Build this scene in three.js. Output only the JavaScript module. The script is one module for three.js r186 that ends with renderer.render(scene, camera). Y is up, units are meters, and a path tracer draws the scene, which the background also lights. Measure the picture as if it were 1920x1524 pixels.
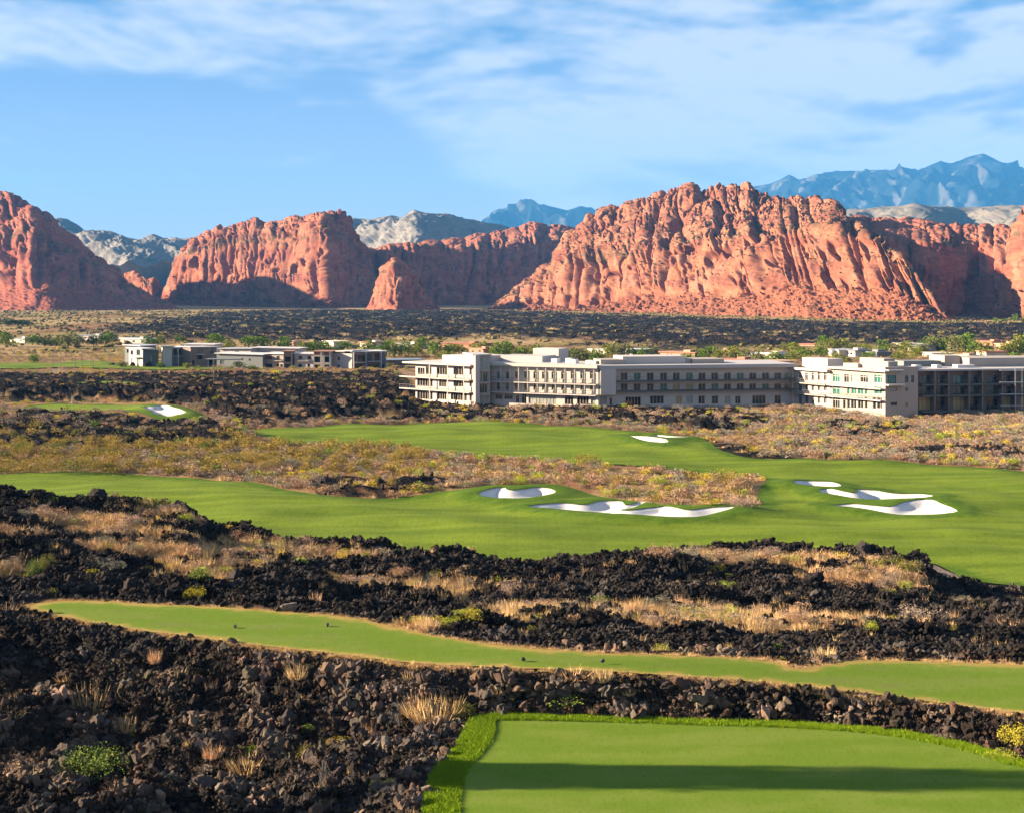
import * as THREE from 'three';
import { mergeGeometries } from 'three/addons/utils/BufferGeometryUtils.js';
import { createNoise2D, createNoise3D } from 'simplex-noise';

// ---------------------------------------------------------------- camera, sky, sun, exposure
const F = 2640, CX = 960, HY = 545, CAMH = 29;          // lens in photograph pixels, horizon row, camera height
const W = 1920, H = 1524;
const scene = new THREE.Scene();
const camera = new THREE.PerspectiveCamera(2 * Math.atan((H / 2) / F) * 180 / Math.PI, W / H, 1, 40000);
camera.position.set(0, CAMH, 0);
camera.lookAt(0, CAMH, -100);
camera.setViewOffset(W, H, 0, H / 2 - HY, W, H);         // level camera, shifted lens: verticals stay vertical
const renderer = new THREE.WebGLRenderer({ antialias: true });
renderer.setSize(1024, 812);
renderer.toneMapping = THREE.LinearToneMapping;
renderer.toneMappingExposure = 5;
renderer.shadowMap.enabled = true;

function mulberry(a) { return () => { a |= 0; a = a + 0x6D2B79F5 | 0; let t = Math.imul(a ^ a >>> 15, 1 | a); t = t + Math.imul(t ^ t >>> 7, 61 | t) ^ t; return ((t ^ t >>> 14) >>> 0) / 4294967296; }; }
const n2 = createNoise2D(mulberry(11)), n3 = createNoise3D(mulberry(12));
const clamp = (x, a = 0, b = 1) => Math.min(b, Math.max(a, x));
const sst = (a, b, x) => { const t = clamp((x - a) / (b - a)); return t * t * (3 - 2 * t); };
const lerp = (a, b, t) => a + (b - a) * t;
const fbm2 = (x, y, o = 4) => { let s = 0, a = 0.5, f = 1; for (let i = 0; i < o; i++) { s += a * n2(x * f + i * 17.3, y * f - i * 9.1); a *= 0.5; f *= 2.03; } return s; };
const fbm3 = (x, y, z, o = 4) => { let s = 0, a = 0.5, f = 1; for (let i = 0; i < o; i++) { s += a * n3(x * f, y * f + i * 13.7, z * f); a *= 0.5; f *= 2.03; } return s; };

const SUN_EL = 18 * Math.PI / 180, SUN_AZ = -1.5 * Math.PI / 180;   // low sun from the left
const toSun = new THREE.Vector3(-Math.cos(SUN_EL) * Math.cos(SUN_AZ), Math.sin(SUN_EL), Math.cos(SUN_EL) * Math.sin(SUN_AZ));
const sun = new THREE.DirectionalLight(new THREE.Color().setRGB(1, 0.80, 0.56), 5);
sun.name = 'sun';
sun.position.copy(toSun).multiplyScalar(3000).add(new THREE.Vector3(0, 0, -300));
sun.target.position.set(0, 0, -300);
sun.castShadow = true;
sun.shadow.mapSize.set(4096, 4096);
Object.assign(sun.shadow.camera, { left: -1800, right: 1800, top: 1200, bottom: -1200, near: 10, far: 8000 });
scene.add(sun, sun.target);

{ // sky: blue air, paler towards the horizon, with drawn-out cirrus sheets all round
  const w = 3072, h = 1536, data = new Float32Array(w * h * 4);
  const zen = [0.013, 0.032, 0.078], mid = [0.031, 0.074, 0.138], hor = [0.150, 0.155, 0.183];
  for (let j = 0; j < h; j++) {
    const el = ((j + 0.5) / h - 0.5) * Math.PI, deg = el * 180 / Math.PI;
    for (let i = 0; i < w; i++) {
      const o = (j * w + i) * 4;
      data[o + 3] = 1;
      if (deg < 0) { data[o] = 0.2; data[o + 1] = 0.22; data[o + 2] = 0.24; continue; }
      const az = (i + 0.5) / w * 2 * Math.PI;               // the view direction -z lies a quarter of the way
      const a = (az - 0.5 * Math.PI) * 180 / Math.PI;       // degrees right of the view direction
      const aw = a > 180 ? a - 360 : a;
      const cosA = Math.cos(az), sinA = Math.sin(az);
      const t1 = Math.pow(sst(0, 13, deg), 0.8), t2 = sst(8, 75, deg);
      const c = [0, 1, 2].map((k) => lerp(lerp(hor[k], mid[k], t1), zen[k], t2));
      // clouds: noise on a cylinder, stretched along the horizon, tilted a little
      const ry = deg * 0.30 + 0.3 * n3(cosA * 2.2, sinA * 2.2, deg * 0.05);
      const warp = n3(cosA * 6, sinA * 6, deg * 0.3);
      const big = n3(cosA * 3.1 + 4, sinA * 3.1, ry * 0.55);
      const st = fbm3(cosA * 7 + 0.2 * warp, sinA * 7, ry * 1.9 + aw * 0.006 + 0.25 * warp, 4);
      const fine = fbm3(cosA * 30, sinA * 30, ry * 9 + aw * 0.05 + 0.5 * warp, 4);
      // one long bank of cirrus: a clear-cut lower edge on the left, sinking to the horizon further right as thin sheets
      const edge = 8.9 - 0.045 * (aw + 20) + 0.35 * n3(cosA * 12, sinA * 12, 3.3) - 0.75 * clamp(aw + 6, 0, 8);
      const soft = lerp(0.5, 2.6, sst(-8, 6, aw));
      const bank = sst(-soft, soft, deg - edge + 0.7 * st);
      let cov = bank * (0.86 + 0.8 * st + 0.36 * fine - 0.35 * sst(0.05, 0.6, big) - 0.3 * sst(6, 18, aw) * sst(0, 0.5, 0.5 * big - st));
      cov += 0.35 * sst(0.25, 0.75, st + 0.3 * fine) * sst(2, 6, deg) * (1 - bank);
      cov *= 1 - 0.6 * sst(16, 60, deg);
      cov = clamp(cov, 0, 0.9);
      const cl = [0.155, 0.166, 0.188], glow = 1 - 0.4 * t2;
      for (let k = 0; k < 3; k++) data[o + k] = lerp(c[k], cl[k] * glow, cov);
    }
  }
  const sky = new THREE.DataTexture(data, w, h, THREE.RGBAFormat, THREE.FloatType);
  sky.mapping = THREE.EquirectangularReflectionMapping;
  sky.magFilter = sky.minFilter = THREE.LinearFilter;
  sky.needsUpdate = true;
  scene.background = sky;
  scene.environment = sky;
}
scene.fog = new THREE.FogExp2(new THREE.Color().setRGB(0.09, 0.42, 1.0), 0.000038);

// ---------------------------------------------------------------- helpers
const X = (px, d) => (px - CX) / F * d;
const P = (px, py, d) => new THREE.Vector3(X(px, d), CAMH - (py - HY) / F * d, -d);
const groundDepth = (py, e = 0) => (CAMH - e) * F / (py - HY);
const G = (px, py, e = 0) => { const d = groundDepth(py, e); return [X(px, d), -d]; };   // plan point of something lying at height e
const taken = {};
function numbered(name) { const n = taken[name] = (taken[name] ?? -1) + 1; return n ? name + '_' + String(n).padStart(3, '0') : name; }
function put(o, name, data, parent = scene) {
  o.name = parent === scene ? numbered(name) : name;
  if (data) Object.assign(o.userData, data);
  if (o.isMesh) o.castShadow = o.receiveShadow = true;
  parent.add(o);
  return o;
}
const mesh = (g, m, name, data, parent) => put(new THREE.Mesh(g, m), name, data, parent);
const group = (name, data) => put(new THREE.Group(), name, data);
const rgb = (r, g, b) => new THREE.Color().setRGB(r, g, b);
const std = (c, rough = 0.9, more = {}) => new THREE.MeshStandardMaterial({ color: c, roughness: rough, ...more });
const matte = (more) => new THREE.MeshPhysicalMaterial({ roughness: 1, specularIntensity: 0.12, ...more });   // earth, rock and leaves without sheen

function noiseTexture(size, fn, srgb = false) {           // fn(u, v) on a tile that wraps
  const d = new Uint8Array(size * size * 4);
  for (let j = 0; j < size; j++) for (let i = 0; i < size; i++) {
    const c = fn(i / size, j / size), o = (j * size + i) * 4;
    for (let k = 0; k < 3; k++) d[o + k] = clamp(Array.isArray(c) ? c[k] : c) * 255;
    d[o + 3] = 255;
  }
  const t = new THREE.DataTexture(d, size, size);
  t.wrapS = t.wrapT = THREE.RepeatWrapping; t.magFilter = THREE.LinearFilter;
  if (srgb) t.colorSpace = THREE.SRGBColorSpace;
  t.needsUpdate = true;
  return t;
}
const tileNoise = (u, v, f, seed = 0) => {                 // wraps: noise on a torus cut into two circles
  const a = u * 2 * Math.PI, b = v * 2 * Math.PI, r = f / 6.28318;
  return 0.5 * (n3(Math.cos(a) * r + seed, Math.sin(a) * r, Math.cos(b) * r + 9) + n3(Math.sin(b) * r - seed, Math.cos(a) * r + 31, Math.sin(a) * r + 5.5));
};

// closed smooth outlines and signed distance (negative inside)
function outline(pts, per = 5) {
  const n = pts.length, out = [];
  for (let i = 0; i < n; i++) {
    const [p0, p1, p2, p3] = [pts[(i + n - 1) % n], pts[i], pts[(i + 1) % n], pts[(i + 2) % n]];
    for (let s = 0; s < per; s++) {
      const t = s / per, f = (k) => 0.5 * (2 * p1[k] + (p2[k] - p0[k]) * t + (2 * p0[k] - 5 * p1[k] + 4 * p2[k] - p3[k]) * t * t + (3 * p1[k] - p0[k] - 3 * p2[k] + p3[k]) * t * t * t);
      out.push([f(0), f(1)]);
    }
  }
  const o = { p: out, x0: 1e9, x1: -1e9, z0: 1e9, z1: -1e9 };
  for (const [x, z] of out) { o.x0 = Math.min(o.x0, x); o.x1 = Math.max(o.x1, x); o.z0 = Math.min(o.z0, z); o.z1 = Math.max(o.z1, z); }
  return o;
}
function sdf(o, x, z, reach = 8) {
  const bx = Math.max(o.x0 - x, x - o.x1, 0), bz = Math.max(o.z0 - z, z - o.z1, 0);
  if (bx > reach || bz > reach) return Math.max(bx, bz);
  let best = 1e18, inside = false;
  const p = o.p;
  for (let i = 0, j = p.length - 1; i < p.length; j = i++) {
    const ax = p[j][0], az = p[j][1], ex = p[i][0] - ax, ez = p[i][1] - az, wx = x - ax, wz = z - az;
    const t = clamp((wx * ex + wz * ez) / (ex * ex + ez * ez + 1e-12)), dx = wx - ex * t, dz = wz - ez * t;
    best = Math.min(best, dx * dx + dz * dz);
    if ((az > z) !== (p[i][1] > z) && x < ax + ex * (z - az) / (ez || 1e-12)) inside = !inside;
  }
  return inside ? -Math.sqrt(best) : Math.sqrt(best);
}
const pixelOutline = (pts, e = 0, per = 5) => outline(pts.map(([px, py]) => G(px, py, typeof e === 'function' ? e(px) : e)), per);
// ---------------------------------------------------------------- ground plan
const FAIRWAY = pixelOutline([[462, 803], [600, 801], [700, 797], [800, 791], [870, 790], [960, 796], [1060, 802], [1160, 807], [1290, 818], [1326, 828], [1345, 842], [1390, 855], [1510, 862], [1710, 870], [1920, 882], [2150, 893], [2400, 900], [2400, 1120], [2100, 1115], [1920, 1103], [1815, 1088], [1780, 1068], [1715, 1066], [1600, 1066], [1500, 1064], [1300, 1068], [1130, 1075], [1000, 1082], [850, 1072], [750, 1062], [650, 1050], [520, 1035], [430, 1020], [340, 1000], [200, 985], [0, 975], [-250, 965], [-500, 955], [-500, 884], [-250, 886], [0, 888], [150, 888], [350, 893], [450, 903], [540, 920], [600, 928], [650, 931], [720, 930], [800, 925], [870, 920], [915, 913], [960, 912], [1050, 915], [1130, 930], [1200, 944], [1290, 953], [1380, 957], [1432, 950], [1420, 935], [1430, 915], [1442, 902], [1420, 892], [1340, 885], [1250, 880], [1180, 878], [1100, 873], [1020, 865], [940, 858], [850, 852], [750, 845], [640, 832], [525, 827], [475, 815]], 0, 4);
const upperE = (px) => lerp(8, 7.2, sst(900, 1900, px));
const UPPER_TEE = pixelOutline([[52, 1139], [90, 1130], [160, 1128], [300, 1135], [420, 1140], [520, 1148], [620, 1155], [700, 1168], [760, 1182], [850, 1200], [950, 1213], [1060, 1222], [1180, 1228], [1300, 1232], [1400, 1237], [1455, 1243], [1500, 1256], [1560, 1246], [1610, 1240], [1750, 1243], [1920, 1248], [2200, 1256], [2500, 1270], [2500, 1420], [2200, 1380], [1900, 1338], [1800, 1325], [1600, 1300], [1500, 1288], [1350, 1275], [1200, 1265], [1000, 1256], [850, 1250], [750, 1243], [600, 1225], [480, 1212], [350, 1195], [250, 1182], [150, 1165], [80, 1150]], upperE, 4);
const LOWE = 6.0;
const LOWER_TEE = pixelOutline([[2500, 1500], [2150, 1462], [1940, 1436], [1850, 1410], [1750, 1386], [1650, 1371], [1500, 1359], [1300, 1353], [1100, 1347], [970, 1344], [915, 1345], [890, 1352], [877, 1368], [862, 1398], [822, 1440], [806, 1480], [799, 1524], [792, 1620], [800, 1760], [1100, 1900], [2000, 1900], [2500, 1760]], LOWE, 4);
const GREEN = pixelOutline([[42, 765], [100, 760], [200, 756], [300, 762], [350, 770], [388, 783], [345, 792], [290, 789], [240, 777], [150, 774], [90, 773]], 0, 5);
const FAR_TURF = pixelOutline([[-300, 684], [0, 682], [60, 679], [100, 682], [145, 676], [200, 679], [250, 687], [330, 688], [445, 691], [330, 694], [200, 692], [120, 690], [60, 693], [0, 693], [-300, 694]], 0, 4);
const FAR_TURF2 = pixelOutline([[140, 719], [200, 716], [260, 719], [268, 722], [210, 724], [150, 723]], 0, 4);
const BUNKERS = [
  [[897, 930], [925, 923], [945, 921], [952, 926], [980, 924], [1005, 920], [1027, 921], [1042, 926], [1020, 932], [985, 938], [940, 937], [910, 934]],
  [[990, 952], [1030, 947], [1060, 945], [1095, 947], [1130, 941], [1165, 942], [1172, 950], [1202, 943], [1206, 946], [1182, 955], [1158, 959], [1180, 961], [1210, 957], [1245, 954], [1268, 961], [1288, 965], [1330, 962], [1378, 963], [1340, 971], [1280, 977], [1200, 975], [1130, 969], [1050, 960]],
  [[1490, 912], [1510, 908], [1545, 909], [1570, 915], [1576, 920], [1540, 920], [1495, 917]],
  [[1537, 928], [1550, 924], [1580, 929], [1603, 931], [1610, 927], [1600, 922], [1640, 922], [1670, 927], [1720, 930], [1750, 938], [1700, 942], [1650, 942], [1600, 938], [1560, 933]],
  [[1560, 950], [1595, 947], [1632, 951], [1670, 954], [1700, 947], [1740, 945], [1770, 954], [1796, 963], [1760, 967], [1700, 966], [1650, 961], [1600, 955]],
  [[1163, 819], [1175, 818], [1200, 824], [1230, 828], [1251, 831], [1249, 838], [1220, 836], [1190, 829]],
  [[1200, 816], [1215, 817], [1234, 822], [1228, 815], [1260, 818], [1290, 820], [1286, 825], [1252, 827], [1225, 824]],
  [[268, 770], [288, 769], [300, 766], [325, 770], [348, 778], [320, 786], [290, 783], [279, 776]],
].map((b) => pixelOutline(b, 0, 5));
const pathE = 5.2;
const PATHS = [
  pixelOutline([[1735, 1050], [1760, 1052], [1790, 1066], [1815, 1086], [1900, 1102], [2100, 1116], [2100, 1130], [1880, 1112], [1790, 1092], [1755, 1075]], 0.3, 4),
  pixelOutline([[1630, 1174], [1700, 1171], [1770, 1176], [1850, 1186], [1930, 1197], [2150, 1215], [2150, 1228], [1920, 1207], [1840, 1196], [1760, 1186], [1690, 1181]], pathE, 4),
  pixelOutline([[262, 746], [290, 740], [322, 732], [300, 730], [240, 724], [205, 723], [275, 719], [310, 732], [330, 733], [295, 745]], 0, 4),
  pixelOutline([[85, 700], [130, 692], [150, 686], [145, 684], [120, 690], [70, 699]], 0, 4),
];
// fields of lava beyond the fairway
const LAVA = [
  [[-500, 785], [-100, 782], [0, 780], [60, 778], [150, 784], [240, 788], [300, 797], [380, 793], [440, 808], [462, 819], [400, 827], [250, 834], [100, 835], [-500, 838]],
  [[-500, 702], [0, 702], [100, 706], [200, 702], [400, 701], [600, 701], [740, 699], [785, 745], [900, 757], [960, 771], [1050, 793], [960, 792], [870, 786], [700, 790], [520, 797], [460, 797], [430, 790], [390, 775], [300, 756], [200, 750], [50, 753], [-500, 758]],
  [[960, 770], [1130, 768], [1300, 771], [1440, 775], [1425, 798], [1300, 810], [1200, 800], [1060, 794]],
  [[1290, 836], [1330, 829], [1400, 842], [1470, 856], [1510, 861], [1400, 856], [1330, 848]],
  [[575, 907], [650, 897], [760, 900], [850, 905], [790, 920], [650, 929], [600, 925]],
  [[1530, 800], [1620, 792], [1720, 800], [1700, 812], [1600, 816]],
  [[1640, 846], [1800, 840], [1950, 846], [1930, 862], [1800, 858], [1700, 858]],
].map((b) => pixelOutline(b, 0, 4));
const FAR_LAVA = pixelOutline([[150, 622], [300, 603], [400, 590], [520, 584], [700, 582], [920, 584], [1200, 594], [1500, 604], [1920, 609], [2600, 609], [2600, 642], [1920, 642], [1600, 648], [1330, 658], [1180, 650], [1000, 633], [800, 633], [620, 644], [420, 640], [250, 628]], 0, 5);

// height of the near ground: rows by depth, columns by bearing
const NPX = [-600, -300, 0, 200, 330, 420, 700, 1000, 1130, 1250, 1600, 1720, 1770, 1920, 2250, 2600];
const NEAR = [
  [40, [3, 3, 2.5, 2.5, 2.6, 3, 4, 5, 5.2, 5.4, 5.5, 5.5, 5.5, 5.5, 5.5, 5.5]],
  [62, [3.5, 3.5, 3.2, 3.0, 3.2, 3.4, 4.6, 5.7, 5.9, 6, 6, 6, 6, 6, 6, 6]],
  [70, [4, 4, 3.7, 3.5, 3.6, 3.8, 5.0, 6.0, 6, 6, 6, 6, 6, 6, 6, 6]],
  [78, [6, 6, 5.0, 4.6, 4.5, 4.5, 5.4, 6.2, 6.5, 6.7, 7, 7, 7, 7, 7, 7]],
  [86, [8, 8, 7.3, 6.8, 6.8, 6.8, 7.4, 7.7, 7.6, 7.5, 7.4, 7.3, 7.3, 7, 7, 7]],
  [94, [8, 8, 7.8, 7.4, 7.2, 7.2, 6.9, 6.9, 6.7, 6.4, 6.2, 6.2, 6.2, 6.2, 6, 6]],
  [104, [8.6, 8.6, 8.4, 8, 7.7, 7.3, 6.2, 5.6, 5.3, 5.1, 5, 5, 5, 5, 5, 5]],
  [114, [10, 10, 9.9, 9.0, 8.3, 7.3, 5.9, 4.7, 4.6, 4.6, 4.6, 4.5, 3.4, 3.2, 4, 4]],
  [124, [10.5, 10.6, 10.3, 9.5, 9.0, 7.3, 5.9, 4.4, 4.7, 5.3, 5.2, 4.9, 1.9, 1.5, 1.2, 2]],
  [132, [9.5, 9.6, 9.3, 8.7, 8.1, 5.8, 4.5, 2.9, 3.3, 4.3, 4.1, 3.2, 0.7, 0.5, .6, .5]],
  [142, [7.6, 7.6, 7.4, 6.8, 6.0, 3.0, 1.6, 0.6, 0.8, 1.2, 1.1, 0.6, 0.05, 0.05, 0, 0]],
  [154, [5.6, 5.6, 5.6, 5.2, 4.4, 1.2, 0.2, 0, 0, 0, 0, 0, 0, 0, 0, 0]],
  [166, [3.6, 3.6, 3.6, 3.5, 3.2, 0.5, 0, 0, 0, 0, 0, 0, 0, 0, 0, 0]],
  [176, [.8, .8, .8, .6, .4, 0, 0, 0, 0, 0, 0, 0, 0, 0, 0, 0]],
  [186, [0, 0, 0, 0, 0, 0, 0, 0, 0, 0, 0, 0, 0, 0, 0, 0]],
];
function cubic(a, b, c, d, t) { return b + 0.5 * t * (c - a + t * (2 * a - 5 * b + 4 * c - d + t * (3 * (b - c) + d - a))); }
function nearRow(r, px) {
  let i = 0; while (i < NPX.length - 2 && NPX[i + 1] < px) i++;
  const t = sst(0, 1, (px - NPX[i]) / (NPX[i + 1] - NPX[i]));
  return lerp(r[i], r[i + 1], t);
}
function nearHeight(px, d) {
  if (d >= 186) return 0;
  let i = 0; while (i < NEAR.length - 2 && NEAR[i + 1][0] < d) i++;
  const at = (k) => nearRow(NEAR[clamp(k, 0, NEAR.length - 1)][1], px);
  const t = clamp((d - NEAR[i][0]) / (NEAR[i + 1][0] - NEAR[i][0]));
  return cubic(at(i - 1), at(i), at(i + 1), at(i + 2), t);
}
const swell = (x, z) => 0.5 * n2(x / 46 + 3, z / 30) + 0.24 * n2(x / 19, z / 12) + 0.045 * n2(x / 7, z / 6);
// patches of dry grass that lie on the near lava (pixel, depth, half sizes in metres)
const STRAW = [[190, 975, 9.6, 6, 3], [230, 995, 9.2, 5, 1.6], [300, 962, 9.2, 3, 2.5], [330, 1045, 7.8, 7, 2.2], [430, 1043, 7.2, 5, 2.5], [560, 1030, 6.8, 6, 2.2], [660, 1040, 6.3, 3, 1.6], [40, 1015, 9, 3, 1.2], [20, 1080, 8, 2, 1.5], [1000, 1150, 6.0, 5, 2.6], [1120, 1150, 5.6, 7, 3.2], [1290, 1152, 5.4, 8, 3.4], [1430, 1165, 5.4, 6, 3.6], [1540, 1165, 5.3, 5, 1.6], [1180, 1185, 6.0, 6, 1.6], [1330, 1190, 5.8, 5, 2.4], [1440, 1190, 5.8, 4, 2.2], [1350, 1048, 5.2, 6, 2], [1500, 1055, 5, 7, 1.6], [1830, 1135, 3.6, 3, 1.5], [1890, 1160, 4.4, 3, 1.5], [1870, 1110, 2.5, 3, 1.5], [830, 1095, 5.8, 5, 2.4], [690, 1105, 6, 3, 2], [380, 1085, 7, 3, 3], [1640, 1078, 5, 5, 2.5], [760, 1180, 7.8, 3, 0.9]].map(([px, py, e, a, b]) => [...G(px, py, e), a * 1.15, b * 1.3]);
function strawAt(x, z) {
  let m = 0;
  for (const [sx, sz, a, b] of STRAW) {
    const dx = (x - sx) / a, dz = (z - sz) / b;
    if (dx * dx + dz * dz < 3) m = Math.max(m, 1 - sst(0.35, 1.25, Math.hypot(dx, dz) + 0.5 * n2(x * 0.45, z * 0.6)));
  }
  return m;
}
// everything about the ground at one plan point
function land(x, z) {
  const d = -z, px = CX + x / d * F;
  let h = 0, lava = 0, straw = 0, turf = 99, edge = 99;
  let zone = 'plain', low = 1;
  if (d < 190) h = nearHeight(px, d);
  if (d > 130 && d < 450) h += swell(x, z) * sst(130, 165, d) * (1 - sst(330, 430, d));
  if (d > 420) h += 1.1 * fbm2(x / 150, z / 150, 3) * sst(420, 700, d);
  if (d > 2300) h += 12 * sst(2300, 3800, d) + 10 * fbm2(x / 700, z / 700, 3) * sst(2300, 3500, d);
  const tf = sdf(FAIRWAY, x, z), tu = d < 140 ? sdf(UPPER_TEE, x, z) : 99, tl = d < 120 ? sdf(LOWER_TEE, x, z) : 99, tg = sdf(GREEN, x, z), t3 = sdf(FAR_TURF, x, z), t4 = sdf(FAR_TURF2, x, z);
  turf = Math.min(tf, tu, tl, tg, t3, t4);
  let path = 99;
  for (const p of PATHS) path = Math.min(path, sdf(p, x, z, 4));
  if ((d < 160 || (d < 186 && px < 440)) && tf > -6) { zone = 'near'; lava = sst(0.2, 2.0, tf + 0.8 * n2(x * 0.3, z * 0.3)); }
  else LAVA.forEach((l, n) => { const s = sdf(l, x, z, 6); if (s < 5) { lava = Math.max(lava, 1 - sst(-2.5, 2.5, s + 2.2 * n2(x * 0.16, z * 0.16))); low = n >= 3 ? 0.3 : n === 0 ? 0.62 : 1; } });
  if (d > 290 && px > 740) low = Math.min(low, lerp(1, 0.4, sst(740, 800, px) * sst(290, 315, d)));
  if (d > 600) { const s = sdf(FAR_LAVA, x, z, 80); if (s < 60) lava = Math.max(lava, 1 - sst(-30, 40, s + 40 * n2(x / 70, z / 90))); }
  straw = zone === 'near' ? strawAt(x, z) : 0;
  // lava relief
  let relief = 0;
  if (lava > 0.01) {
    if (zone === 'near') {
      const big = fbm2(x / 11 + 5, z / 9, 2), medium = 1 - Math.abs(n2(x / 2.9, z / 2.7)) * 2, small = n2(x / 0.95, z / 0.95);
      relief = (1 - 0.85 * straw) * (1.5 * big + 0.42 * medium + 0.2 * small + 0.11 * n2(x / 0.42, z / 0.42));
      if (tl < 12 && tl > -1 && px > 860) relief *= 0.3;
    } else if (d < 600) {
      const r = 1 - Math.abs(fbm2(x / 26 + 2, z / 20, 3)) * 2.6;
      const gap = sst(0.05, 0.4, n2(x / 9, z / 4.2));
      relief = low * (1 - 0.8 * gap) * (1 - 0.6 * sst(380, 440, d)) * (0.6 + 2.1 * Math.max(0, r) + 0.7 * (1 - Math.abs(n2(x / 6, z / 6)) * 2) + 0.35 * n2(x / 2, z / 2));
    } else {
      const gap = sst(0.06, 0.34, n2(x / 30, z / 50) * 0.7 + 0.5 * n2(x / 11, z / 16) - 0.05);
      relief = (1 - 0.9 * gap) * (2.2 * (1 - Math.abs(fbm2(x / 60, z / 44, 4)) * 2.4) + 0.9 * n2(x / 17, z / 14) + 0.6 * n2(x / 7, z / 7));
    }
  }
  const clear = sst(0.1, zone === 'near' ? 2.2 : 5, turf);
  h += relief * lava * clear * sst(0, 1.2, path);
  if (zone === 'plain' && lava < 0.5 && d < 600) h += 0.12 * n2(x / 4, z / 4) * sst(0, 2, turf);
  // tees are level, with banks
  if (tl < 6) { const k = px > 885 ? sst(0.6, 1.6, tl) : sst(0.5, 4, tl); h = lerp(LOWE, h, k); }
  if (tu < 6) { const e = upperE(px), w = tl < 4 && px > 850 ? clamp(tl + tu, 0.7, 2.2) : 3.2; h = lerp(e, h, sst(0.05, w, tu)); }
  if (d > 95 && d < 112 && path < 3 && px > 1500) h = lerp(pathE, h, sst(0, 3, path));
  // bunkers and their mounds
  let sand = 99;
  if (d > 160 && d < 420) for (const b of BUNKERS) sand = Math.min(sand, sdf(b, x, z, 7));
  if (sand < 7) {
    const far = d > 300 ? 1.1 : 1;
    h += far * (0.52 * (1 - sst(0.6, 6, sand)) * sst(-0.2, 0.5, sand));
    h -= 0.3 * sst(0.15, -1.6, sand) - 0.42 * far * sst(0.5, -0.2, sand) * sst(-2.2, 0, sand);
  }
  return { h, lava, straw, turf, tf, tu, tl, path, sand, zone, d, px };
}
const heightAt = (x, z) => land(x, z).h;

// ---------------------------------------------------------------- the ground sheet
const mix3 = (a, b, t) => [lerp(a[0], b[0], t), lerp(a[1], b[1], t), lerp(a[2], b[2], t)];
const C = {
  lava: [0.0140, 0.0126, 0.0133], lava2: [0.0410, 0.0319, 0.0290], straw: [0.48, 0.325, 0.165], soil: [0.28, 0.155, 0.085], redsoil: [0.30, 0.125, 0.065],
  tan: [0.36, 0.235, 0.115], olive: [0.24, 0.185, 0.065], gravel: [0.075, 0.07, 0.073], path: [0.26, 0.20, 0.165],
};
function groundColour(L, x, z) {
  const a = n2(x / 6, z / 5), b = n2(x / 1.3, z / 1.3), c = n2(x / 28, z / 24);
  let col;
  if (L.zone === 'near') {
    col = mix3(C.lava, C.lava2, sst(-0.3, 0.9, b + 0.6 * a));
    col = mix3(col, [0.17, 0.115, 0.075], sst(0.35, 0.9, a + 0.5 * c) * 0.45);
    col = mix3(col, mix3(C.straw, C.soil, sst(0, 0.9, b)), L.straw);
    if (L.d < 80 && L.px < 900) col = mix3(col, C.gravel, 0.55 * (1 - sst(5, 9, L.tl + 2 * a)));
  } else if (L.d < 620) {
    col = mix3(C.tan, C.redsoil, sst(-0.1, 0.6, c + 0.25 * a) * 0.65);
    col = mix3(col, C.olive, 0.35 * sst(0.1, 0.8, a));
    const gap = sst(0.2, 0.55, n2(x / 9, z / 4.2) + 0.35 * b);
    col = mix3(col, mix3(C.lava, C.lava2, sst(0, 1, b)), sst(0.12, 0.45, L.lava) * (1 - 0.85 * gap));
  } else {
    col = mix3([0.50, 0.345, 0.17], [0.30, 0.235, 0.08], sst(-0.3, 0.7, n2(x / 90, z / 130) + 0.4 * a + 0.2 * b));
    col = mix3(col, C.redsoil, 0.6 * sst(0.05, 0.5, n2(x / 160 + 20, z / 220)));
    const gap = sst(0.06, 0.34, n2(x / 30, z / 50) * 0.7 + 0.5 * n2(x / 11, z / 16) - 0.05);
    col = mix3(col, [0.024, 0.024, 0.028], L.lava * (1 - 0.92 * gap));
  }
  if (L.path < 1.2) col = mix3(col, L.d < 115 ? C.gravel : C.path, 1 - sst(-0.1, 0.9, L.path));
  return col;
}
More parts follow.
